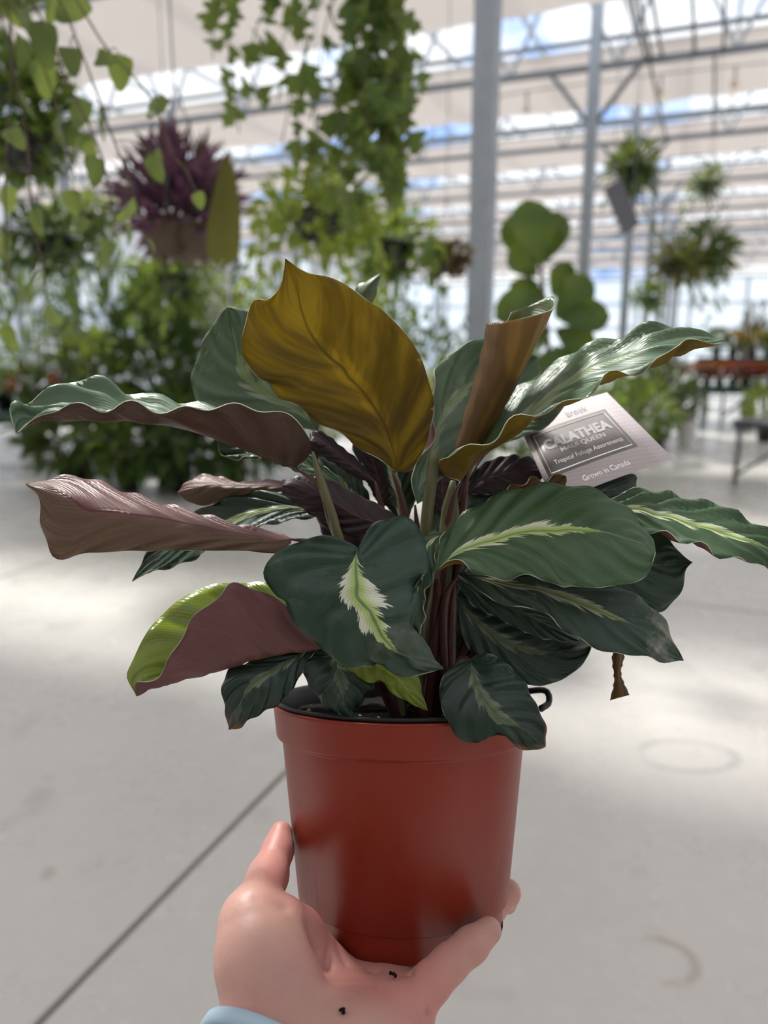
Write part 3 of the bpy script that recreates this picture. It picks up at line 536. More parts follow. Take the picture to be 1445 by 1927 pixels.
# filler leaves in near-black colours, painting shade into the heart of the plant
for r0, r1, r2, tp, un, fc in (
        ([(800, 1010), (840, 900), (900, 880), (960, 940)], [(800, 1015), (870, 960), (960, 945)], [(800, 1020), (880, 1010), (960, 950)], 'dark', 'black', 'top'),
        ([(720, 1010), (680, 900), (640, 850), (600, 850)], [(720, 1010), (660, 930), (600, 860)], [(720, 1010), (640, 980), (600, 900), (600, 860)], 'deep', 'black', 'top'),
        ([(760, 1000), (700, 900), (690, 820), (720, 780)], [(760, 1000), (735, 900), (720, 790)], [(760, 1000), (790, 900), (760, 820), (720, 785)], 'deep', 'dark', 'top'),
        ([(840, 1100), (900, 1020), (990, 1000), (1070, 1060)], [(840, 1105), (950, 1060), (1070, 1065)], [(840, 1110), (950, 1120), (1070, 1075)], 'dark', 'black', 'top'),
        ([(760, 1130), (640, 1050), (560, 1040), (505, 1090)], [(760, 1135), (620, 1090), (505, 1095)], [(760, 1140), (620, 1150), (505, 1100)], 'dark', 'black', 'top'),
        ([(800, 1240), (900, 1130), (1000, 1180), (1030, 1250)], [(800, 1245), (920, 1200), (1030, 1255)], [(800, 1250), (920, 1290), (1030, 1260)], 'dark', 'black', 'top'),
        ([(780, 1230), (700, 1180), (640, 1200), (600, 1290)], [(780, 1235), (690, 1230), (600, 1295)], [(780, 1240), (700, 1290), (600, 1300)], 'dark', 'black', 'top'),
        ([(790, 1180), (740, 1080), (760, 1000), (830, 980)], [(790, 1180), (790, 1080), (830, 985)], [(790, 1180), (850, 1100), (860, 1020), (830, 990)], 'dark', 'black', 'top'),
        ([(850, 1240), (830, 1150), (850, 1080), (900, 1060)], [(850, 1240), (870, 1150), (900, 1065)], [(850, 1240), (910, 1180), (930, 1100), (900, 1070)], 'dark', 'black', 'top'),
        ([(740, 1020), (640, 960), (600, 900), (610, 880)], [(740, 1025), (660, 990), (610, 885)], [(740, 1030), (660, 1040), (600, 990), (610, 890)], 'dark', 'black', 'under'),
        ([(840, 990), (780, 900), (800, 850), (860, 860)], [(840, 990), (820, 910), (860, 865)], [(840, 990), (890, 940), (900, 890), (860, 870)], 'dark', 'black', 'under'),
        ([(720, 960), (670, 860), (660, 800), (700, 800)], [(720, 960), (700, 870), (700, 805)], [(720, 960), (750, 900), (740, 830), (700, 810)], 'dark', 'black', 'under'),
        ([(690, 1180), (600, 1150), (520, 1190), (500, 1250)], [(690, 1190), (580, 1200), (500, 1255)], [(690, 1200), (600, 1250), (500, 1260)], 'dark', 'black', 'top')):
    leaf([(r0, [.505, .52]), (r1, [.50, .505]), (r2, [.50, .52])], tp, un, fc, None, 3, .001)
# sheathing stems and one cut stub
for pts, ds, r, mt in (([(818, 846), (812, 900), (803, 980), (798, 1100), (800, 1325)], [.452, .456, .468, .478, .49], .0040, 'petiole_green'), ([(852, 905), (846, 980), (832, 1090), (812, 1200), (815, 1325)], [.462, .468, .47, .474, .49], .0062, 'petiole_green'),
                       ([(870, 930), (862, 1010), (850, 1110), (838, 1210), (832, 1325)], [.475, .478, .478, .478, .485], .0045, 'petiole_purple'), ([(588, 850), (605, 910), (625, 970), (640, 1020), (700, 1180), (760, 1325)], [.444, .446, .45, .453, .47, .48], .0032, 'petiole_green')):
    n = len(pts); dd = ds
    put(plant, MB().tube(crom([P(x, y, d) for (x, y), d in zip(pts, dd)], 26), list(np.interp(np.linspace(0, 1, 26), [0, .12, 1], [r * (.75 if pts[0] == (818, 846) else .25), r * .9, r * 1.15])), 12).build('stem', MT[mt], None, True))

# ------------------------------------------------------------------ plant tag
TL, TR_, BR, BL = P(974, 794, .514), P(1142, 738, .522), P(1266, 862, .486), P(1042, 945, .468)
def card(u, v, lift=0.0):            # u right, v up on the card; slight bow
    p = (BL * (1 - u) + BR * u) * (1 - v) + (TL * (1 - u) + TR_ * u) * v
    n = np.cross(BR - BL, TL - BL); n = n / np.linalg.norm(n)
    return p + n * (lift + .0012 * math.sin(math.pi * u))
tagr = empty('plant_tag', card(.3, 0)); tag(tagr, 'pale printed plant tag tucked between the right-hand leaves', 'plant tag')
def patch(name, quads, mat, lift, th=.0002):
    v = []; f = []
    for (u0, v0, u1, v1) in quads:
        n = 9; m = 3; b = len(v)
        for i in range(n):
            for j in range(m): v.append(card(u0 + (u1 - u0) * i / (n - 1), v0 + (v1 - v0) * j / (m - 1), lift))
        for i in range(n - 1):
            for j in range(m - 1): f.append((b + i * m + j, b + (i + 1) * m + j, b + (i + 1) * m + j + 1, b + i * m + j + 1))
    uv = [((np.array(p) - BL) @ (BR - BL) / ((BR - BL) @ (BR - BL)), (np.array(p) - BL) @ (TL - BL) / ((TL - BL) @ (TL - BL))) for p in v]
    o = mesh_obj(name, v, f, mat, None, True, uv); put(tagr, o); md = o.modifiers.new('thickness', 'SOLIDIFY'); md.thickness = th; md.offset = -1; return o
patch('card', [(0, 0, 1, 1)], MT['card'], 0, .0007)
patch('name_panel', [(.045, .25, .84, .80)], MT['card_grey'], .00012, .0001)
e = .007; u0, v0, u1, v1 = .075, .285, .81, .765
patch('panel_border', [(u0, v0, u1, v0 + e * 1.4), (u0, v1 - e * 1.4, u1, v1), (u0, v0, u0 + e, v1), (u1 - e, v0, u1, v1)], MT['ink'], .00026, .0001)
def text(body, u, v, width, height, bold=0.0, name='lettering'):
    cu = bpy.data.curves.new('t', 'FONT'); cu.body = body; cu.size = 1; cu.offset = bold; cu.resolution_u = 3
    ob = bpy.data.objects.new('t', cu); COL.objects.link(ob); bpy.context.view_layer.update()
    me = bpy.data.meshes.new_from_object(ob.evaluated_get(bpy.context.evaluated_depsgraph_get())); bpy.data.objects.remove(ob)
    co = np.array([x.co[:] for x in me.vertices]); lo, hi = co.min(0), co.max(0); w_ = (hi - lo); w_[w_ == 0] = 1
    q = (co - lo) / w_; V = [card(u + a * width, v + b * height, .0003) for a, b, _ in q]
    F = [tuple(p.vertices) for p in me.polygons]
    a0, b0, c0 = (V[i] for i in F[0][:3])
    if np.dot(np.cross(b0 - a0, c0 - a0), np.cross(BR - BL, TL - BL)) < 0: F = [q[::-1] for q in F]
    bpy.data.meshes.remove(me)
    return put(tagr, mesh_obj(name, V, F, MT['ink'], None, False))
text('CALATHEA', .125, .548, .65, .125, .045)
text('MAUI QUEEN', .245, .468, .42, .062, .008)
text('Tropical Foliage Assortments', .14, .350, .63, .068)
text('Grown in Canada', .28, .085, .40, .062, .004)
text('brook', .47, .845, .22, .08, .008)
bl2 = card(.20, .02)
patch_st = MB(); pts = crom([bl2, P(1010, 1010, .472), P(930, 1180, .485), P(880, 1318, .490)], 12); mb = MB()
for a, b in zip(pts[:-1], pts[1:]): mb.bar(a, b, .008, .0008)
mb.build('stake', MT['white_plastic'], tagr)

# ------------------------------------------------------------------ hand, wrist and forearm of the person holding the pot
def pot_outside(X):
    """distance outside the pot wall and base, in the same view-aligned metres as the hand"""
    ax = np.array([0, math.cos(TILT), math.sin(TILT)], np.float32); b = np.array([.0119, -.1207, .492], np.float32) - ax * HP
    r = X - b; hh = r @ ax; rad = np.sqrt(np.maximum((r * r).sum(-1) - hh * hh, 0)); q = np.array(prof[3:9])
    return np.maximum(rad - np.interp(hh, q[:, 1], q[:, 0]).astype(np.float32), -hh) - .0003
def sdf_mesh(prims, lo, hi, h, kk, creases=(), cut=None):
    ax = [np.arange(lo[i], hi[i], h) for i in range(3)]
    X = np.stack(np.meshgrid(*ax, indexing='ij'), -1).astype(np.float32); D = np.full(X.shape[:3], 1.0, np.float32)
    for a, b, ra, rb, kq in prims:
        a = np.array(a, np.float32); b = np.array(b, np.float32); R = max(ra, rb) + .03
        i0 = [max(0, int((min(a[i], b[i]) - R - lo[i]) / h)) for i in range(3)]; i1 = [int((max(a[i], b[i]) + R - lo[i]) / h) + 2 for i in range(3)]
        sl = tuple(slice(p, q) for p, q in zip(i0, i1)); x = X[sl]
        if x.size == 0: continue
        ab = b - a; t = np.clip(((x - a) @ ab) / max(float(ab @ ab), 1e-12), 0, 1); d = np.linalg.norm(x - (a + t[..., None] * ab), axis=-1) - (ra + (rb - ra) * t)
        o = D[sl]; kx = kq or kk; hh = np.clip(.5 + .5 * (o - d) / kx, 0, 1); D[sl] = o * (1 - hh) + d * hh - kx * hh * (1 - hh)
    for pts, wd, dep in creases:
        c = crom(pts, 40).astype(np.float32); i0 = [max(0, int((c[:, i].min() - .012 - lo[i]) / h)) for i in range(3)]; i1 = [int((c[:, i].max() + .012 - lo[i]) / h) + 2 for i in range(3)]
        sl = tuple(slice(p, q) for p, q in zip(i0, i1)); x = X[sl]
        if x.size == 0: continue
        d = np.min([np.linalg.norm(x - q, axis=-1) for q in c], axis=0); D[sl] += dep * np.exp(-(d / wd) ** 2)
    if cut is not None: D = np.maximum(D, -cut(X))                  # flesh lies flat against the pot
    S = D < 0; n = D.shape; idx = -np.ones((n[0] - 1, n[1] - 1, n[2] - 1), np.int64)
    cs = sum(S[i:n[0] - 1 + i, j:n[1] - 1 + j, l:n[2] - 1 + l].astype(np.int8) for i in (0, 1) for j in (0, 1) for l in (0, 1))
    act = np.argwhere((cs > 0) & (cs < 8)); idx[tuple(act.T)] = np.arange(len(act))
    acc = np.zeros((len(act), 3)); cnt = np.zeros(len(act)); cor = [(i, j, l) for i in (0, 1) for j in (0, 1) for l in (0, 1)]
    for p in cor:
        for q in cor:
            if sum(abs(a - b) for a, b in zip(p, q)) == 1 and p < q:
                da = D[tuple((act + p).T)]; db = D[tuple((act + q).T)]; m = (da < 0) != (db < 0); t = np.where(m, da / (da - db + 1e-12), 0)
                acc[m] += (np.array(p) + t[:, None] * (np.array(q) - np.array(p)))[m]; cnt[m] += 1
    V = (act + acc / cnt[:, None]) * h + np.array(lo); F = []
    for axn in range(3):
        b, c = (axn + 1) % 3, (axn + 2) % 3; s0 = [slice(0, -1)] * 3; s1 = [slice(0, -1)] * 3; s1[axn] = slice(1, None)
        A, B = S[tuple(s0)], S[tuple(s1)]; e = np.argwhere(A != B)
        for p in e:
            if p[b] < 1 or p[c] < 1: continue
            q = [p.copy() for _ in range(4)]; q[1][b] -= 1; q[2][b] -= 1; q[2][c] -= 1; q[3][c] -= 1
            try: r = [idx[tuple(z)] for z in q]
            except IndexError: continue
            if min(r) < 0: continue
            F.append(r if not S[tuple(p)] else r[::-1])
    return V, F
def cc(px, py, d): return ((px - 722.5) / FPX * d, -(py - 963.5) / FPX * d, d)
def chain(pts, rad, k=None): return [(a, b, ra, rb, k) for a, b, ra, rb in zip(pts[:-1], pts[1:], rad[:-1], rad[1:])]
W = (-.060, -.268, .352)
prims = []
pk, rg, mi, ix = (.0105, -.2575, .392), (.012, -.2685, .418), (-.006, -.2720, .440), (-.030, -.2715, .452)
for m_, r in ((ix, .0125), (mi, .0125), (rg, .0125), (pk, .0125)): prims += chain([W, tuple((np.array(W) * .5 + np.array(m_) * .5) + np.array((0, -.002, 0))), m_], [.0185, .0155, r], .014)
prims += chain([cc(470, 1735, .402), cc(490, 1800, .392), cc(520, 1885, .380), W], [.0155, .0205, .0215, .0195], .014)      # ball of the thumb
prims += chain([cc(735, 1908, .388), cc(670, 1960, .372), W], [.0135, .018, .0195], .014)                                   # heel of the hand
pad = [(-.045, -.2600, .410), (-.020, -.2625, .425), (.004, -.2635, .425), (.010, -.2600, .402), (-.015, -.2585, .392), (-.040, -.2570, .392), (-.030, -.2600, .410), (-.005, -.2600, .410)]
prims += chain(pad, [.0125] * 8, .012)
prims += chain([cc(535, 1728, .410), cc(565, 1752, .418), cc(610, 1800, .424)], [.0115, .0100, .0095], .010)
prims += chain([cc(540, 1775, .415), cc(600, 1835, .418)], [.010, .011], .012)
prims += chain([cc(476, 1720, .404), cc(504, 1650, .440), cc(523, 1600, .457), cc(529, 1567, .465)], [.0140, .0108, .0086, .0068], .006)   # thumb
prims += chain([cc(782, 1885, .392), cc(812, 1848, .400), cc(845, 1814, .407), cc(885, 1780, .415), cc(919, 1751, .425)], [.0105, .0098, .0092, .0088, .0074], .005)   # little finger
prims += chain([rg, (.040, -.2640, .462), (.066, -.2590, .492), (.0810, -.2500, .505), cc(953, 1700, .511)], [.0110, .0095, .0088, .0080, .0070], .004)
prims += chain([mi, (.018, -.2720, .490), (.045, -.2660, .530), (.055, -.2460, .545), (.052, -.2300, .548)], [.0115, .0100, .0092, .0085, .0072], .004)
prims += chain([ix, (-.020, -.2720, .500), (.000, -.2690, .548), (.012, -.2500, .562), (.016, -.2330, .562)], [.0115, .0100, .0092, .0085, .0072], .004)
EL = (-.150, -.400, .140)
prims += chain([W, (-.085, -.305, .300), (-.115, -.350, .230), EL], [.0215, .0260, .0350, .0400], .02)
cr = [([cc(590, 1742, .424), cc(612, 1800, .412), cc(608, 1860, .40), cc(575, 1915, .388)], .0026, .0018), ([cc(690, 1795, .416), cc(715, 1850, .404), cc(760, 1890, .395), cc(790, 1925, .388)], .0022, .0028),
      ([cc(640, 1780, .42), cc(655, 1840, .41), cc(690, 1875, .40)], .0022, .0018), ([cc(772, 1838, .398), cc(790, 1870, .390), cc(800, 1905, .384)], .0020, .0032), ([cc(480, 1690, .395), cc(515, 1700, .392), cc(540, 1712, .40)], .002, .0010), ([cc(868, 1775, .405), cc(885, 1795, .402), cc(893, 1810, .404)], .0016, .0008)]
V, F = sdf_mesh(prims, (-.20, -.47, .08), (.11, -.165, .60), .0016, .008, cr, pot_outside)
VC = V.copy()
V = CAM + V[:, :1] * RT + V[:, 1:2] * UP + V[:, 2:] * FW
person = mesh_obj('person', V, [f[::-1] for f in F], MT['skin'])
sm = person.modifiers.new('smooth', 'SMOOTH'); sm.factor = .5; sm.iterations = 3
tag(person, 'person holding the terracotta pot from below on an open palm', 'person')
# nails on the two visible right-hand fingertips face away; the thumb nail faces left of the pot
wd = np.array(EL) - np.array(W); wd /= np.linalg.norm(wd); W0 = np.array(W) - wd * .009
e1 = np.cross(wd, [0, 1, 0]); e1 /= np.linalg.norm(e1); e2 = np.cross(wd, e1); NB = 60
rel = VC - W0; sel = rel[np.abs(rel @ wd) < .013]; an = np.arctan2(sel @ e2, sel @ e1); rad = np.linalg.norm(sel - np.outer(sel @ wd, wd), axis=1)
prof_r = np.array([min(.046, rad[np.abs((an - t + math.pi) % (2 * math.pi) - math.pi) < .12].max(initial=.02)) for t in np.linspace(-math.pi, math.pi, NB, endpoint=False)])
for _ in range(4): prof_r = np.maximum(prof_r, (np.roll(prof_r, 1) + prof_r + np.roll(prof_r, -1)) / 3)
def k3(p): return CAM + RT * p[0] + UP * p[1] + FW * p[2]
def band(sec, i0, i1):
    v = []; f = []; m = len(sec); n = i1 - i0
    for i in range(i0, i1):
        t = -math.pi + 2 * math.pi * i / NB; d = e1 * math.cos(t) + e2 * math.sin(t)
        for dr, ds in sec: v.append(k3(W0 + d * (prof_r[i % NB] + dr) + wd * ds))
    for i in range(n if n == NB else n - 1):
        for q in range(m): f.append((i * m + q, i * m + (q + 1) % m, ((i + 1) % n) * m + (q + 1) % m, ((i + 1) % n) * m + q))
    if n != NB: f += [tuple(range(m)), tuple((n - 1) * m + q for q in range(m))[::-1]]
    return v, f
strap = put(person, mesh_obj('wrist_strap', *band([(.0004, -.0095), (.0022, -.0100), (.0030, -.0085), (.0032, 0), (.0030, .0085), (.0022, .0100), (.0004, .0095)], 0, NB), MT['strap'])); tag(strap, 'pale blue silicone watch strap')
put(strap, mesh_obj('strap_loop', *band([(.0030, -.0108), (.0048, -.0100), (.0054, -.006), (.0048, -.0025), (.0030, -.002)], 0, NB), MT['strap']))
# crumbs of soil
for (x, y, d), lab in (((741, 1834, .4015), 'dark crumb of soil on the palm just below the pot'), ((645, 1899, .3845), 'dark crumb of soil on the palm near the wrist')):
    qx = 722.5 + FPX * VC[:, 0] / VC[:, 2]; qy = 963.5 - FPX * VC[:, 1] / VC[:, 2]; near = (qx - x) ** 2 + (qy - y) ** 2 < 64
    c = P(x, y, float(VC[near, 2].min()) - .0006); mb = MB()           # resting on the skin
    for q in range(3): mb.lathe([(0, -.0009), (.0010, -.0004), (.0011, .0003), (0, .0009)], c + rng.normal(0, .0009, 3), UP + rng.normal(0, .5, 3), 6)
    tag(mb.build('soil_crumb', MT['soil']), lab, 'soil crumb', 'soil crumbs on the palm')

# ------------------------------------------------------------------ other plants of the greenhouse
ZUP = np.array([0, 0, 1.0])
def unit(a): return a / (np.linalg.norm(a, axis=-1, keepdims=True) + 1e-9)
def cloud(name, pos, dirs, L, wr, mat, parent, fold=.12):
    """many folded leaves as one mesh"""
    n = len(pos); d = unit(dirs); s = unit(np.cross(d, ZUP + rng.normal(0, .35, (n, 3)))); nn = np.cross(s, d); L = np.asarray(L)[:, None]
    V = np.stack([pos, pos + d * L * .45 - s * L * wr / 2 + nn * L * fold, pos + d * L * .5, pos + d * L * .45 + s * L * wr / 2 + nn * L * fold, pos + d * L - ZUP * L * .12], 1).reshape(-1, 3)
    b = np.arange(n)[:, None] * 5; F = np.concatenate([b + [0, 2, 1], b + [0, 3, 2], b + [1, 2, 4], b + [2, 3, 4]])
    o = mesh_obj(name, V, F, mat, None, False); o['kind'] = 'stuff'
    return put(parent, o) if parent is not None else o
def ell(n, c, rx, rz, up=.35, inner=.35):
    q = unit(rng.normal(0, 1, (n, 3))); r = (inner + (1 - inner) * rng.random(n) ** .6)[:, None]
    return np.asarray(c) + q * r * np.array([rx, rx, rz]), q + ZUP * up + rng.normal(0, .35, (n, 3))
def floor_xy(px, Y): return np.array([(px - 722.5) / FPX * Y * 1.0, Y, 0.0])
def pot_prof(r, h): return [(0, 0), (r * .72, 0), (r * .74, .005), (r * .95, h * .84), (r * 1.04, h * .85), (r * 1.06, h), (r * .97, h), (r * .95, h * .9), (0, h * .88)]
def bush(name, label, cat, px, Y, z0, h, r, n, L, mat, wr=.45, potr=.13, poth=.22, potmat='black', up=.35, group=None, flowers=None, stems=True):
    b = floor_xy(px, Y); b[2] = z0; t = empty(name, b); tag(t, label, cat, group)
    MB().lathe(pot_prof(potr, poth), b, ZUP, 16).build('pot', MT[potmat], t, True)
    c = b + ZUP * (poth + (h - poth) * .52); p, d = ell(n, c, r, (h - poth) * .52, up)
    cloud('foliage', p, d, L * (.6 + .6 * rng.random(n)), wr, MT[mat], t)
    mb = MB()
    for i in range(5):
        e = c + np.array([rng.normal(0, r * .4), rng.normal(0, r * .4), rng.random() * h * .25]); mb.tube(crom([b + ZUP * poth * .8, (b + e) / 2 + ZUP * .1, e], 6), .010, 5)
    mb.build('stems', MT['bark'], t)
    if flowers:
        fm, fl = flowers
        for x, y in fl:
            q = P(x, y, Y * .985 - r * .7 + .02); p2, d2 = ell(14, q, .05, .05, .1, .2); cloud('flower', p2, d2, np.full(14, .07), .8, MT[fm], t)
    return t
def bench(name, label, a, b, z, wdt, mat='green_metal', nl=3):
    a = np.asarray(a, float); b = np.asarray(b, float); d = (b - a); L = np.linalg.norm(d); d /= L; s = np.cross(d, ZUP); t = empty(name, (a + b) / 2); tag(t, label, 'table')
    ax = (d, s, ZUP)
    for q in range(5): MB().box((a + b) / 2 + s * (q - 2) * wdt / 5 + ZUP * (z - .015), L, wdt / 5 - .015, .03, ax).build('slat', MT[mat], t)
    for sg in (-1, 1): MB().box((a + b) / 2 + s * sg * (wdt / 2 - .02) + ZUP * (z - .07), L, .03, .08, ax).build('side_rail', MT[mat], t)
    for i in range(nl):
        for sg in (-1, 1):
            p = a + d * (.06 + (L - .12) * i / (nl - 1)) + s * sg * (wdt / 2 - .05)
            MB().bar(p, p + ZUP * (z - .03), .05).build('leg', MT[mat], t)
        p = a + d * (.06 + (L - .12) * i / (nl - 1)); MB().bar(p - s * (wdt / 2 - .05) + ZUP * .12, p + s * (wdt / 2 - .05) + ZUP * (z - .1), .03).build('cross_brace', MT[mat], t)
    return t
def line(px0, Y0, px1, Y1): return floor_xy(px0, Y0), floor_xy(px1, Y1)
# --- left: plants standing on the floor, then a long bench with taller ones behind
B = bush; big = 'large floor plants on the left'
B('philodendron', 'low dark broad-leaved plant at the left end of the floor row', 'plant', 135, 8.3, 0, .95, .50, 240, .30, 'f_dark', .42, group=big)
B('philodendron', 'mid green arching plant in the floor row under the long folded leaf', 'plant', 235, 8.1, 0, .95, .50, 220, .30, 'f_mid', .36, group=big)
B('philodendron', 'deep green glossy plant in the floor row left of the calathea', 'plant', 335, 8.0, 0, 1.05, .52, 260, .30, 'f_dark', .38, group=big)
B('philodendron', 'dark leafy plant in the floor row half hidden by the calathea', 'plant', 440, 8.2, 0, 1.15, .52, 240, .28, 'f_dark', .42, group=big)
B('rubber_plant', 'tall very dark shrub behind the floor row, left of the pale back leaf', 'plant', 310, 8.5, 0, 2.25, .48, 900, .22, 'f_dark', .45, .16, .3, up=.6)
bench('plant_bench', 'long dark bench of potted plants at the left', *line(-160, 9.8, 500, 9.8), .70, 1.1)
B('geranium', 'dark pot plant with red and orange blooms at the left edge', 'flower', 60, 9.75, .70, .52, .42, 260, .12, 'f_dark', .7, flowers=('f_red', [(26, 716), (104, 708), (20, 728), (96, 716)]))
B('marigold', 'small plant with orange flowers at the far left', 'flower', 15, 10.0, .70, .62, .25, 120, .12, 'f_mid', .6, flowers=('f_orange', [(52, 700), (44, 692)]))
B('dumb_cane', 'light green broad-leaved plant on the bench above the folded leaf', 'plant', 175, 9.7, .70, .85, .36, 130, .30, 'f_vine', .4, up=.9)
B('schefflera', 'mid green bushy plant on the bench behind the dark shrub', 'plant', 380, 9.8, .70, 1.5, .50, 620, .17, 'f_dark', .5)
B('croton', 'yellow green plant on the bench behind the golden leaf', 'plant', 480, 9.9, .70, 1.55, .48, 340, .18, 'f_lime', .45)
B('white_caladium', 'pale grey green plant on the bench at the left', 'plant', 120, 9.9, .70, 1.15, .42, 170, .20, 'f_blue', .5)
B('areca_palm', 'tall feathery palm at the far left', 'palm', 60, 11.2, 0, 2.7, .75, 330, .42, 'f_mid', .12, .2, .35, up=.7)
B('areca_palm', 'tall feathery palm behind the dark shrub', 'palm', 225, 11.4, 0, 2.75, .70, 300, .42, 'f_mid', .12, .2, .35, up=.7)
B('weeping_fig', 'small-leaved tree beyond the bench, left of the golden leaf', 'tree', 440, 11.5, 0, 2.6, .65, 900, .16, 'f_dark', .5, .2, .35)
# --- centre
B('croton', 'yellow green shrub straight behind the golden leaf', 'plant', 590, 9.2, 0, 2.15, .60, 460, .17, 'f_lime', .45, .18, .3)
B('pothos', 'bright green shrub right of the golden leaf tip', 'plant', 720, 9.6, 0, 2.1, .55, 420, .15, 'f_mid', .55, .18, .3)
B('silver_shrub', 'silvery green shrub left of the wide column', 'plant', 800, 8.8, 0, 1.85, .48, 360, .15, 'f_blue', .5, .18, .3)
B('dusty_miller', 'low silvery plant right beside the foot of the wide column', 'plant', 875, 9.2, 0, 1.75, .40, 260, .13, 'f_blue', .5, .16, .26)
B('lime_coleus', 'lime green plant just above the rear pale leaf', 'plant', 855, 7.6, 0, 1.36, .38, 260, .14, 'f_lime', .5, .16, .26)
# --- right of the column
B('ficus', 'leafy green plant right of the wide column, below the fig leaves', 'plant', 985, 6.9, 0, 1.45, .45, 320, .16, 'f_mid', .5, .16, .26)
B('ficus', 'bright green plant under the right-hand fig leaf', 'plant', 1075, 7.2, 0, 1.55, .45, 340, .15, 'f_mid', .5, .16, .26)
B('coleus', 'green plant with orange tinges beside the second column', 'plant', 1140, 8.2, 0, 1.35, .42, 280, .15, 'f_mid', .5, .16, .26, flowers=('f_orange', [(1118, 655), (1162, 690)]))
B('peace_lily', 'low green plant left of the far flower table', 'plant', 1195, 10.4, 0, .95, .45, 260, .22, 'f_mid', .4, .16, .26)
B('peace_lily', 'second low green plant under the tip of the long pale leaf', 'plant', 1235, 11.4, 0, 1.2, .42, 240, .2, 'f_vine', .4, .16, .26)
# fiddle leaf fig with every leaf its own piece
def leaf_mesh(kind):
    n = 13; v = []; f = []
    for i in range(n):
        t = i / (n - 1)
        if kind == 'fig': w = .26 * abs(math.sin(math.pi * min(1, t ** 1.35))) ** .75 + .05
        elif kind == 'heart': w = .42 * math.sqrt(max(0, 1 - (2 * t ** .62 - 1) ** 2)) * (1 - .35 * t)
        else: w = .55 * (math.exp(-((t - .22) / .16) ** 2) + .62 * math.exp(-((t - .60) / .13) ** 2) + .18 * (1 - t)) * (1 if 0 < i < n - 1 else .05)
        w = 0.012 if i in (0, n - 1) else w
        y = t - .12 * t * t; z0 = -.18 * t * t
        for s, zz in ((-1, .10), (-.5, .035), (0, 0), (.5, .035), (1, .10)): v.append((s * w, y - (.13 * abs(s) * (1 - t) if kind != 'fig' else 0), z0 + zz * (w / .4) + .02 * math.sin(t * 14) * abs(s)))
    for i in range(n - 1):
        for j in range(4): f.append((i * 5 + j, i * 5 + j + 1, i * 5 + 6 + j, i * 5 + 5 + j))
    return v, f
def place_leaf(o, base, tip_dir, face, size, roll=0):
    y = Vector(tip_dir).normalized(); z = Vector(face); z = (z - y * z.dot(y))
    if z.length < 1e-4: z = Vector((1, 0, 0))
    z.normalize(); x = y.cross(z)
    from mathutils import Matrix
    m = Matrix((x, y, z)).transposed().to_4x4(); par = o.parent; org = Vector(base) - (Vector(par.location) if par else Vector())
    o.rotation_euler = m.to_euler(); o.location = org; o.scale = (size,) * 3
FX = floor_xy(1045, 4.3)
fig = empty('fiddle_leaf_fig', FX); tag(fig, 'fiddle leaf fig with huge leaves right of the wide column', 'plant')
MB().lathe(pot_prof(.17, .30), FX, ZUP, 24).build('pot', MT['white_plastic'], fig, True)
top = P(1012, 440, 4.1); MB().tube(crom([FX + ZUP * .25, FX + ZUP * .9 + RT * .02, P(1030, 640, 4.15), top], 12), [.018] * 8 + [.012] * 4, 8).build('trunk', MT['bark'], fig, True)
proto = None
FIG = [((1010, 500), (1000, 368), .46, 4.05), ((1000, 500), (962, 400), .34, 4.2), ((1015, 500), (1050, 392), .40, 4.15), ((1010, 520), (960, 470), .30, 4.1), ((1030, 560), (935, 590), .42, 4.0), ((1025, 580), (965, 530), .36, 4.15), ((1045, 600), (1110, 515), .40, 4.0), ((1050, 600), (1150, 590), .42, 3.95), ((1045, 620), (1120, 660), .40, 4.0), ((1035, 620), (960, 660), .40, 4.1), ((1040, 560), (1070, 490), .28, 4.3), ((1045, 650), (1075, 740), .4, 3.95), ((1040, 660), (1000, 740), .4, 4.0)]
for i, ((x0, y0), (x1, y1), sz, D) in enumerate(FIG):
    if proto is None: v, f = leaf_mesh('fig'); proto = mesh_obj('leaf', v, f, MT['f_fig'], fig); o = proto
    else: o = copy_of(proto, fig)
    a, b = P(x0, y0, D + .03), P(x1, y1, D - .04); place_leaf(o, a, b - a, CAM - a + np.array([0, 0, .8 + rng.random()]) + rng.normal(0, .5, 3), np.linalg.norm(b - a) * 1.12)

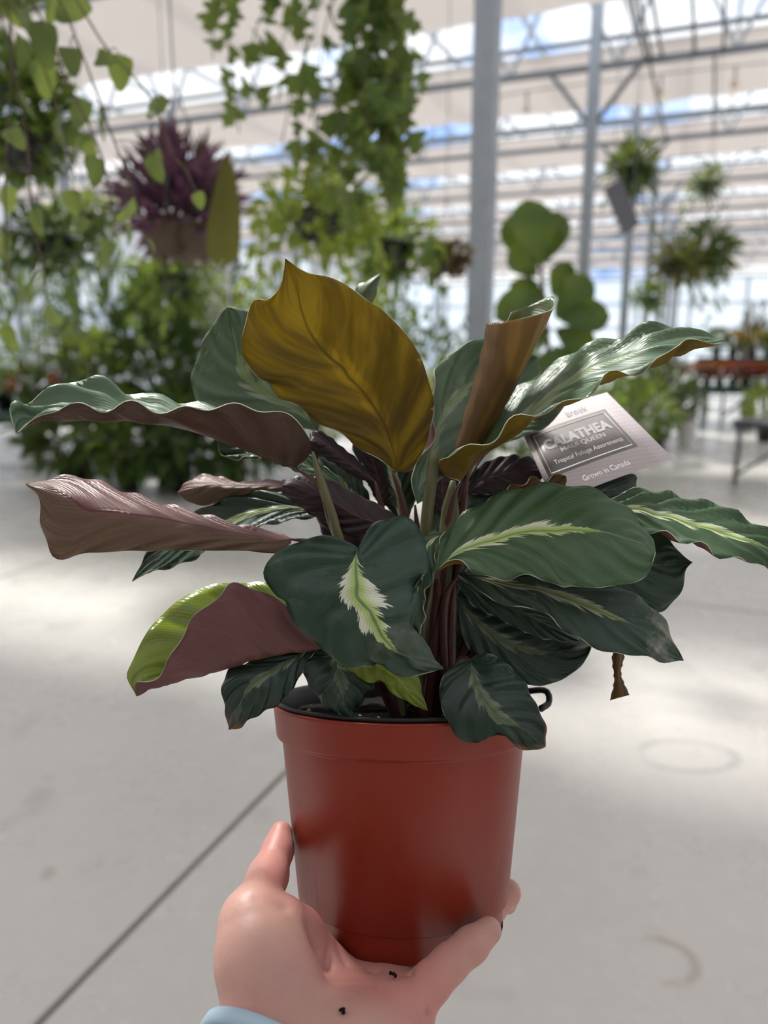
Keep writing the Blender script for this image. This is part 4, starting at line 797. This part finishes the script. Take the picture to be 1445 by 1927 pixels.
# --- hanging plants
HOOKZ = 4.57
NTRIM = [0]
def rail_over(b):                    # pipe between two trusses from which a basket hangs
    c = float(np.dot(b, GC)); k0 = math.floor((float(np.dot(b, GD)) - 2.43) / 3.59); NTRIM[0] += 1
    o = MB().bar(G(c, 2.43 + 3.59 * k0, HOOKZ), G(c, 2.43 + 3.59 * (k0 + 1), HOOKZ), .03).build('trim_%d' % NTRIM[0], MT['steel_dark']); tag(o, kind='structure')
def hanging(name, label, px, py, D, potr, poth, n, L, rx, rz, mat, wr=.5, potmat='black', drop=0.0, cat='hanging plant', trail=0, up=.2):
    b = P(px, py, D); t = empty(name, b); tag(t, label, cat)
    MB().lathe(pot_prof(potr, poth), b, ZUP, 18).build('basket', MT[potmat], t, True)
    hk = b + ZUP * (HOOKZ - b[2]); mid = b + ZUP * (poth + potr * 3)
    for a in range(3):
        an = a * 2.094 + .4; MB().tube([b + ZUP * poth + np.array([math.cos(an), math.sin(an), 0]) * potr, mid], .0025, 5).build('hanger_wire', MT['steel_dark'], t)
    MB().tube([mid, hk], .003, 5).build('hook_wire', MT['steel_dark'], t); rail_over(b)
    p, d = ell(n, b + ZUP * (poth * .9 - drop), rx, rz, up, .05); cloud('foliage', p, d, L * (.6 + .6 * rng.random(n)), wr, MT[mat], t)
    for q in range(trail):
        an = rng.random() * 6.28; s0 = b + np.array([math.cos(an) * potr * 1.2, math.sin(an) * potr * 1.2, poth]); ln = (.4 + .6 * rng.random()) * rz * 2.6; m = int(ln / (L * .55)) + 2
        pts = crom([s0, s0 + np.array([math.cos(an), math.sin(an), -.3]) * potr, s0 + np.array([math.cos(an) * potr, math.sin(an) * potr, -ln])], m)
        cloud('trailing_stem', pts, rng.normal(0, .6, (m, 3)) - ZUP * .6, L * (.7 + .5 * rng.random(m)), wr, MT[mat], t)
    return t
hanging('hanging_basket', 'full hanging basket of small yellow-green leaves at the upper left edge', 45, 325, 2.4, .11, .10, 700, .075, .17, .17, 'f_mid', .5, drop=-.08, up=.1)
trad = hanging('tradescantia_basket', 'hanging basket of spiky purple leaves at the upper left', 345, 486, 2.5, .14, .10, 520, .12, .17, .15, 'f_purple', .2, 'bark', drop=-.08, up=.7)
hanging('pothos_basket', 'hanging basket with yellow-green trailing leaves above the golden leaf', 600, 455, 3.6, .13, .14, 420, .085, .30, .20, 'f_lime', .6, trail=14)
hanging('pothos_basket', 'hanging basket of mid green leaves up and right of the golden leaf', 735, 505, 4.6, .14, .15, 330, .10, .26, .22, 'f_mid', .6, trail=8)
hanging('heuchera_basket', 'hanging basket of dark wine-red leaves left of the wide column', 838, 515, 5.2, .12, .12, 260, .085, .17, .10, 'f_wine', .7)
hanging('fern_basket', 'hanging basket of dark green leaves below the third column top', 1186, 345, 7.5, .14, .15, 300, .16, .20, .26, 'f_dark', .3, trail=5)
hanging('bromeliad_basket', 'hanging basket with brownish plants right of the columns', 1268, 520, 8.0, .14, .16, 220, .14, .22, .22, 'f_brown', .35, trail=5)
hanging('spider_plant_basket', 'round hanging basket of pale green arching leaves at the right', 1325, 500, 8.4, .14, .15, 380, .20, .26, .30, 'f_vine', .18, trail=10)
hanging('fern_basket', 'small far hanging basket near the right edge under the roof', 1330, 365, 10.5, .14, .15, 200, .15, .20, .22, 'f_mid', .3, trail=4)
hanging('ivy_basket', 'small green hanging basket beside the third column', 1218, 575, 11.0, .13, .14, 180, .13, .22, .18, 'f_mid', .5, trail=3)
hanging('fern_basket', 'hanging green basket at the left edge below the yellow-green one', 95, 490, 4.2, .12, .13, 320, .10, .24, .16, 'f_dark', .45, trail=8)
hanging('ivy_basket', 'hanging basket of green trailing leaves left of the purple one', 170, 440, 5.5, .12, .13, 300, .09, .26, .16, 'f_mid', .5, trail=8)
hanging('fern_basket', 'hanging green basket below the purple one', 330, 560, 5.0, .13, .14, 380, .12, .28, .20, 'f_mid', .35, trail=8)
# tall bronze leaf growing out of the purple basket
v, f = leaf_mesh('heart'); o = mesh_obj('bronze_leaf', [(x * .42, y, z * .3) for x, y, z in v], f, MT['f_brown'], trad); place_leaf(o, P(418, 478, 2.30), P(430, 305, 2.26) - P(418, 478, 2.30), CAM - P(430, 400, 2.3) + RT * .5, .32)
# vines with single leaves
VL = {}
def vine_leaf(kind, parent, mat, base, size, droop=1.0):
    key = (kind, mat)
    if key not in VL:
        v, f = leaf_mesh(kind); VL[key] = mesh_obj('leaf', v, f, MT[mat], parent); o = VL[key]
    else: o = copy_of(VL[key], parent)
    face = unit(CAM - np.asarray(base)) * .7 + rng.normal(0, .75, 3) + ZUP * .3
    place_leaf(o, base, rng.normal(0, .45, 3) - ZUP * droop, face, size)
ivy = empty('ivy_basket', P(680, -70, 1.9)); tag(ivy, 'hanging ivy with a thick curtain of trailing green leaves at the top centre', 'hanging plant')
IB = P(680, -70, 1.9)
MB().lathe(pot_prof(.15, .15), IB - ZUP * .02, ZUP, 20).build('basket', MT['black'], ivy, True); MB().tube([IB + ZUP * .12, np.array([IB[0], IB[1], HOOKZ])], .003, 5).build('hook_wire', MT['steel_dark'], ivy); rail_over(IB)
STR = [[(600, -60), (470, -20), (430, 60), (440, 150), (450, 250)], [(610, -60), (520, -10), (480, 60), (470, 130), (490, 200)], [(620, -50), (560, 20), (530, 90), (545, 180), (530, 270)], [(640, -40), (610, 60), (600, 160), (590, 260), (580, 350)], [(600, -60), (450, -40), (405, 20), (400, 110)], [(630, -40), (560, 0), (575, 100), (560, 220), (560, 300)]]
for q in range(13): x = 655 + q * 9; STR.append([(x * .6 + 280, -40), (x, 40), (x + rng.normal(0, 12), 150), (x + rng.normal(0, 14), 260), (x - 12 + rng.normal(0, 18), 300 + 120 * rng.random())])
STR += [[(690, -40), (745, 60), (765, 160), (770, 260), (755, 300)], [(690, -40), (735, 40), (750, 130), (745, 220)], [(660, 100), (640, 240), (660, 330), (690, 420)], [(650, 100), (630, 200), (615, 300), (640, 400)]]
for si, st in enumerate(STR):
    D = 1.80 + .20 * rng.random(); pts = crom([P(x, y, D) for x, y in st], 22)
    put(ivy, MB().tube(pts, .0016, 5).build('vine', MT['bark']))
    m = 13 if si > 5 else 10
    for q in range(m):
        b = pts[min(21, 1 + int(q * 20 / m + rng.random() * 1.5))]; vine_leaf('ivy', ivy, 'f_ivy', b + rng.normal(0, .012, 3), .042 + .028 * rng.random())
vin = empty('trailing_vine_basket', P(-60, -120, 1.15)); tag(vin, 'trailing vine with heart-shaped leaves hanging in from the top left corner', 'hanging plant')
VB = P(-60, -120, 1.15); MB().lathe(pot_prof(.11, .12), VB, ZUP, 20).build('basket', MT['black'], vin, True); MB().tube([VB + ZUP * .1, np.array([VB[0], VB[1], HOOKZ])], .003, 5).build('hook_wire', MT['steel_dark'], vin); rail_over(VB)
VS = [[(-40, -90), (15, 20), (20, 150), (10, 330), (12, 540)], [(-40, -90), (40, 40), (80, 120), (115, 230), (140, 330)], [(-30, -100), (70, 20), (130, 160), (190, 290), (215, 420)], [(-30, -100), (90, -30), (150, 90), (190, 200), (240, 330)], [(-20, -110), (110, -40), (200, 90), (280, 180), (330, 300)], [(-40, -90), (10, 60), (50, 260), (60, 400), (80, 500)]]
VLV = [(150, 25, 70), (85, 85, 70), (50, 15, 80), (100, 5, 70), (228, 138, 55), (300, 208, 50), (198, 235, 55), (175, 325, 50), (150, 220, 55), (75, 150, 60), (290, 320, 55), (250, 405, 50), (140, 385, 45), (155, 280, 40), (235, 440, 45), (30, 45, 60), (110, 250, 50), (10, 380, 45), (15, 470, 45), (370, 380, 30), (280, 465, 25), (40, 100, 50), (130, 120, 50), (70, 420, 45), (210, 480, 40), (35, 560, 40), (90, 600, 40), (12, 640, 45), (155, 430, 40), (60, 10, 70), (5, 10, 70), (45, 200, 45), (18, 270, 45), (185, 130, 40)]
VP = []
for st in VS:
    D = 1.10 + .12 * rng.random(); pts = crom([P(x, y, D) for x, y in st], 24); VP.append(pts); put(vin, MB().tube(pts, .0015, 5).build('vine', MT['bark']))
allp = np.vstack(VP)
for x, y, s in VLV:
    D = 1.08 + .12 * rng.random(); sz = s / FPX * D * 1.15; b = P(x, y - s * .5, D); vine_leaf('heart', vin, 'f_vine', b, sz, 1.6)
    j = np.argmin(np.linalg.norm(allp - b, axis=1)); put(vin, MB().tube(crom([allp[j], (allp[j] + b) / 2 + ZUP * .01, b], 5), .0009, 4).build('leaf_stalk', MT['petiole_green']))
# --- white lattice stand, hanging board
lt = empty('lattice_stand', floor_xy(402, 9.08)); tag(lt, 'white lattice stand behind the pale leaf at the left', 'trellis')
q0 = floor_xy(402, 9.08)
for sg in (-1, 1): MB().bar(q0 + RT * sg * .24, q0 + RT * sg * .24 + ZUP * 2.4, .035).build('post', MT['white_plastic'], lt)
for i in range(-5, 6):
    for sg in (-1, 1):
        x0 = max(-.24, min(.24, i * .1 - sg * .24)); x1 = max(-.24, min(.24, i * .1 + sg * .24))
        if abs(x1 - x0) < .05: continue
        za = 1.65 + (x0 - (i * .1 - sg * .24)) * sg * 1.45; zb = 1.65 + (x1 - (i * .1 - sg * .24)) * sg * 1.45
        MB().bar(q0 + RT * x0 + ZUP * za + GD * .005 * sg, q0 + RT * x1 + ZUP * zb + GD * .005 * sg, .016).build('lath', MT['white_plastic'], lt)
hb = empty('hanging_board', P(1170, 392, 8.0)); tag(hb, 'dark grey board hanging at a slant beside the third column', 'sign')
a, b = P(1152, 345, 6.7), P(1188, 432, 6.9); d_ = unit(b - a); s_ = unit(np.cross(d_, FW)); MB().box((a + b) / 2, .17, np.linalg.norm(b - a), .025, (s_, d_, np.cross(s_, d_))).build('board', MT['grey_plastic'], hb)
for p in (a, b): MB().tube([p, np.array([p[0], p[1], HOOKZ])], .004, 5).build('hook_wire', MT['steel_dark'], hb); rail_over(p)
# --- string of bulbs along the second truss
sl = empty('string_light', G(0, 9.3, 4.5)); tag(sl, 'string of small clear bulbs along the second truss', 'string light')
bulb_m = M('lamp_bulb'); BM = bulb_m.done(bulb_m.bsdf((.85, .66, .50), .15, 0, .6))
cp = [P(940, 182, 9.0), P(992, 172, 9.0), P(1245, 140, 8.8), P(1385, 124, 8.7), P(1500, 111, 8.6)]
MB().tube(crom(cp, 30), .006, 5).build('cord', MT['black'], sl)
for x, y, D in ((992, 172, 9.0), (1245, 140, 8.8), (1385, 124, 8.7)):
    p = P(x, y, D); bb = MB().tube([p, p - ZUP * .12], .012, 6).build('lamp_holder', MT['steel_dark'], sl)
    MB().lathe([(0, -.24), (.035, -.22), (.045, -.19), (.03, -.15), (.016, -.12)], p, ZUP, 12).build('bulb', BM, sl, True)
# --- far flower tables on the right
tb = bench('flower_table', 'far dark green table of red and yellow flowers at the right', floor_xy(1290, 14.2), floor_xy(1470, 14.2), .76, 1.2, nl=3)
bench('flower_table', 'dark green upper shelf stand behind the red flowers', floor_xy(1310, 15.4), floor_xy(1500, 15.4), 1.25, .6, nl=3)
FL = [(1300, .30, 'f_pink', 'pink'), (1322, .32, 'f_pink', 'deep pink'), (1346, .30, 'f_red', 'red'), (1370, .32, 'f_pink', 'rose'), (1395, .30, 'f_pink', 'dark pink'), (1418, .28, 'f_red', 'bright red'), (1442, .3, 'f_pink', 'pale pink')]
for i, (x, h, m_, cn) in enumerate(FL):
    t = B('begonia', '%s flowering pot plant, %s from the left on the far table' % (cn, ['first', 'second', 'third', 'fourth', 'fifth', 'sixth', 'seventh'][i]), 'flower', x, 14.1, .76, .40, .17, 110, .09, 'f_mid', .6, .08, .12, group='flowers on the far table')
    p, d = ell(110, floor_xy(x, 14.05) + ZUP * 1.07, .19, .11, .5, .5); cloud('blooms', p, d, np.full(110, .08), .9, MT[m_], t)
for i, (x, m_, cn, h) in enumerate(((1365, 'f_orange', 'yellow orange', .45), (1400, 'f_orange', 'orange', .5), (1432, 'f_lime', 'yellow', .45), (1335, 'f_mid', 'green leafy', .5))):
    t = B('chrysanthemum', '%s pot plant on the upper far shelf' % cn, 'flower', x, 15.4, 1.25, h, .24, 130, .12, 'f_mid', .6, .09, .14, group='flowers on the upper shelf')
    p, d = ell(50, floor_xy(x, 15.3) + ZUP * (1.25 + h * .8), .2, .12, .5, .5); cloud('blooms', p, d, np.full(50, .09), .9, MT[m_], t)
B('red_cordyline', 'tall dark red plant above the far flower table', 'plant', 1402, 16.2, 0, 2.15, .30, 240, .30, 'f_wine', .25, .16, .3, up=.9)
bench('plant_bench', 'dark green bench left of the far flower table', floor_xy(1215, 12.6), floor_xy(1270, 13.4), .78, .8, nl=2)
B('wine_coleus', 'dark red leafy pot plant on the bench left of the flower table', 'plant', 1245, 12.9, .78, .5, .3, 200, .14, 'f_wine', .55, .1, .15)
B('white_petunia', 'white flowering pot plant left of the red flowers', 'flower', 1292, 11.5, .0, .95, .24, 160, .12, 'f_vine', .6, .14, .4, 'white_plastic')
bench('display_table', 'dark table running out of the right edge of the picture', floor_xy(1438, 8.0), floor_xy(1700, 8.6), .74, .9, 'grey_plastic', nl=3)
B('sedge', 'yellow green plant on the floor at the right edge', 'plant', 1440, 12.2, 0, .85, .35, 220, .2, 'f_lime', .2, .14, .25, up=.8)
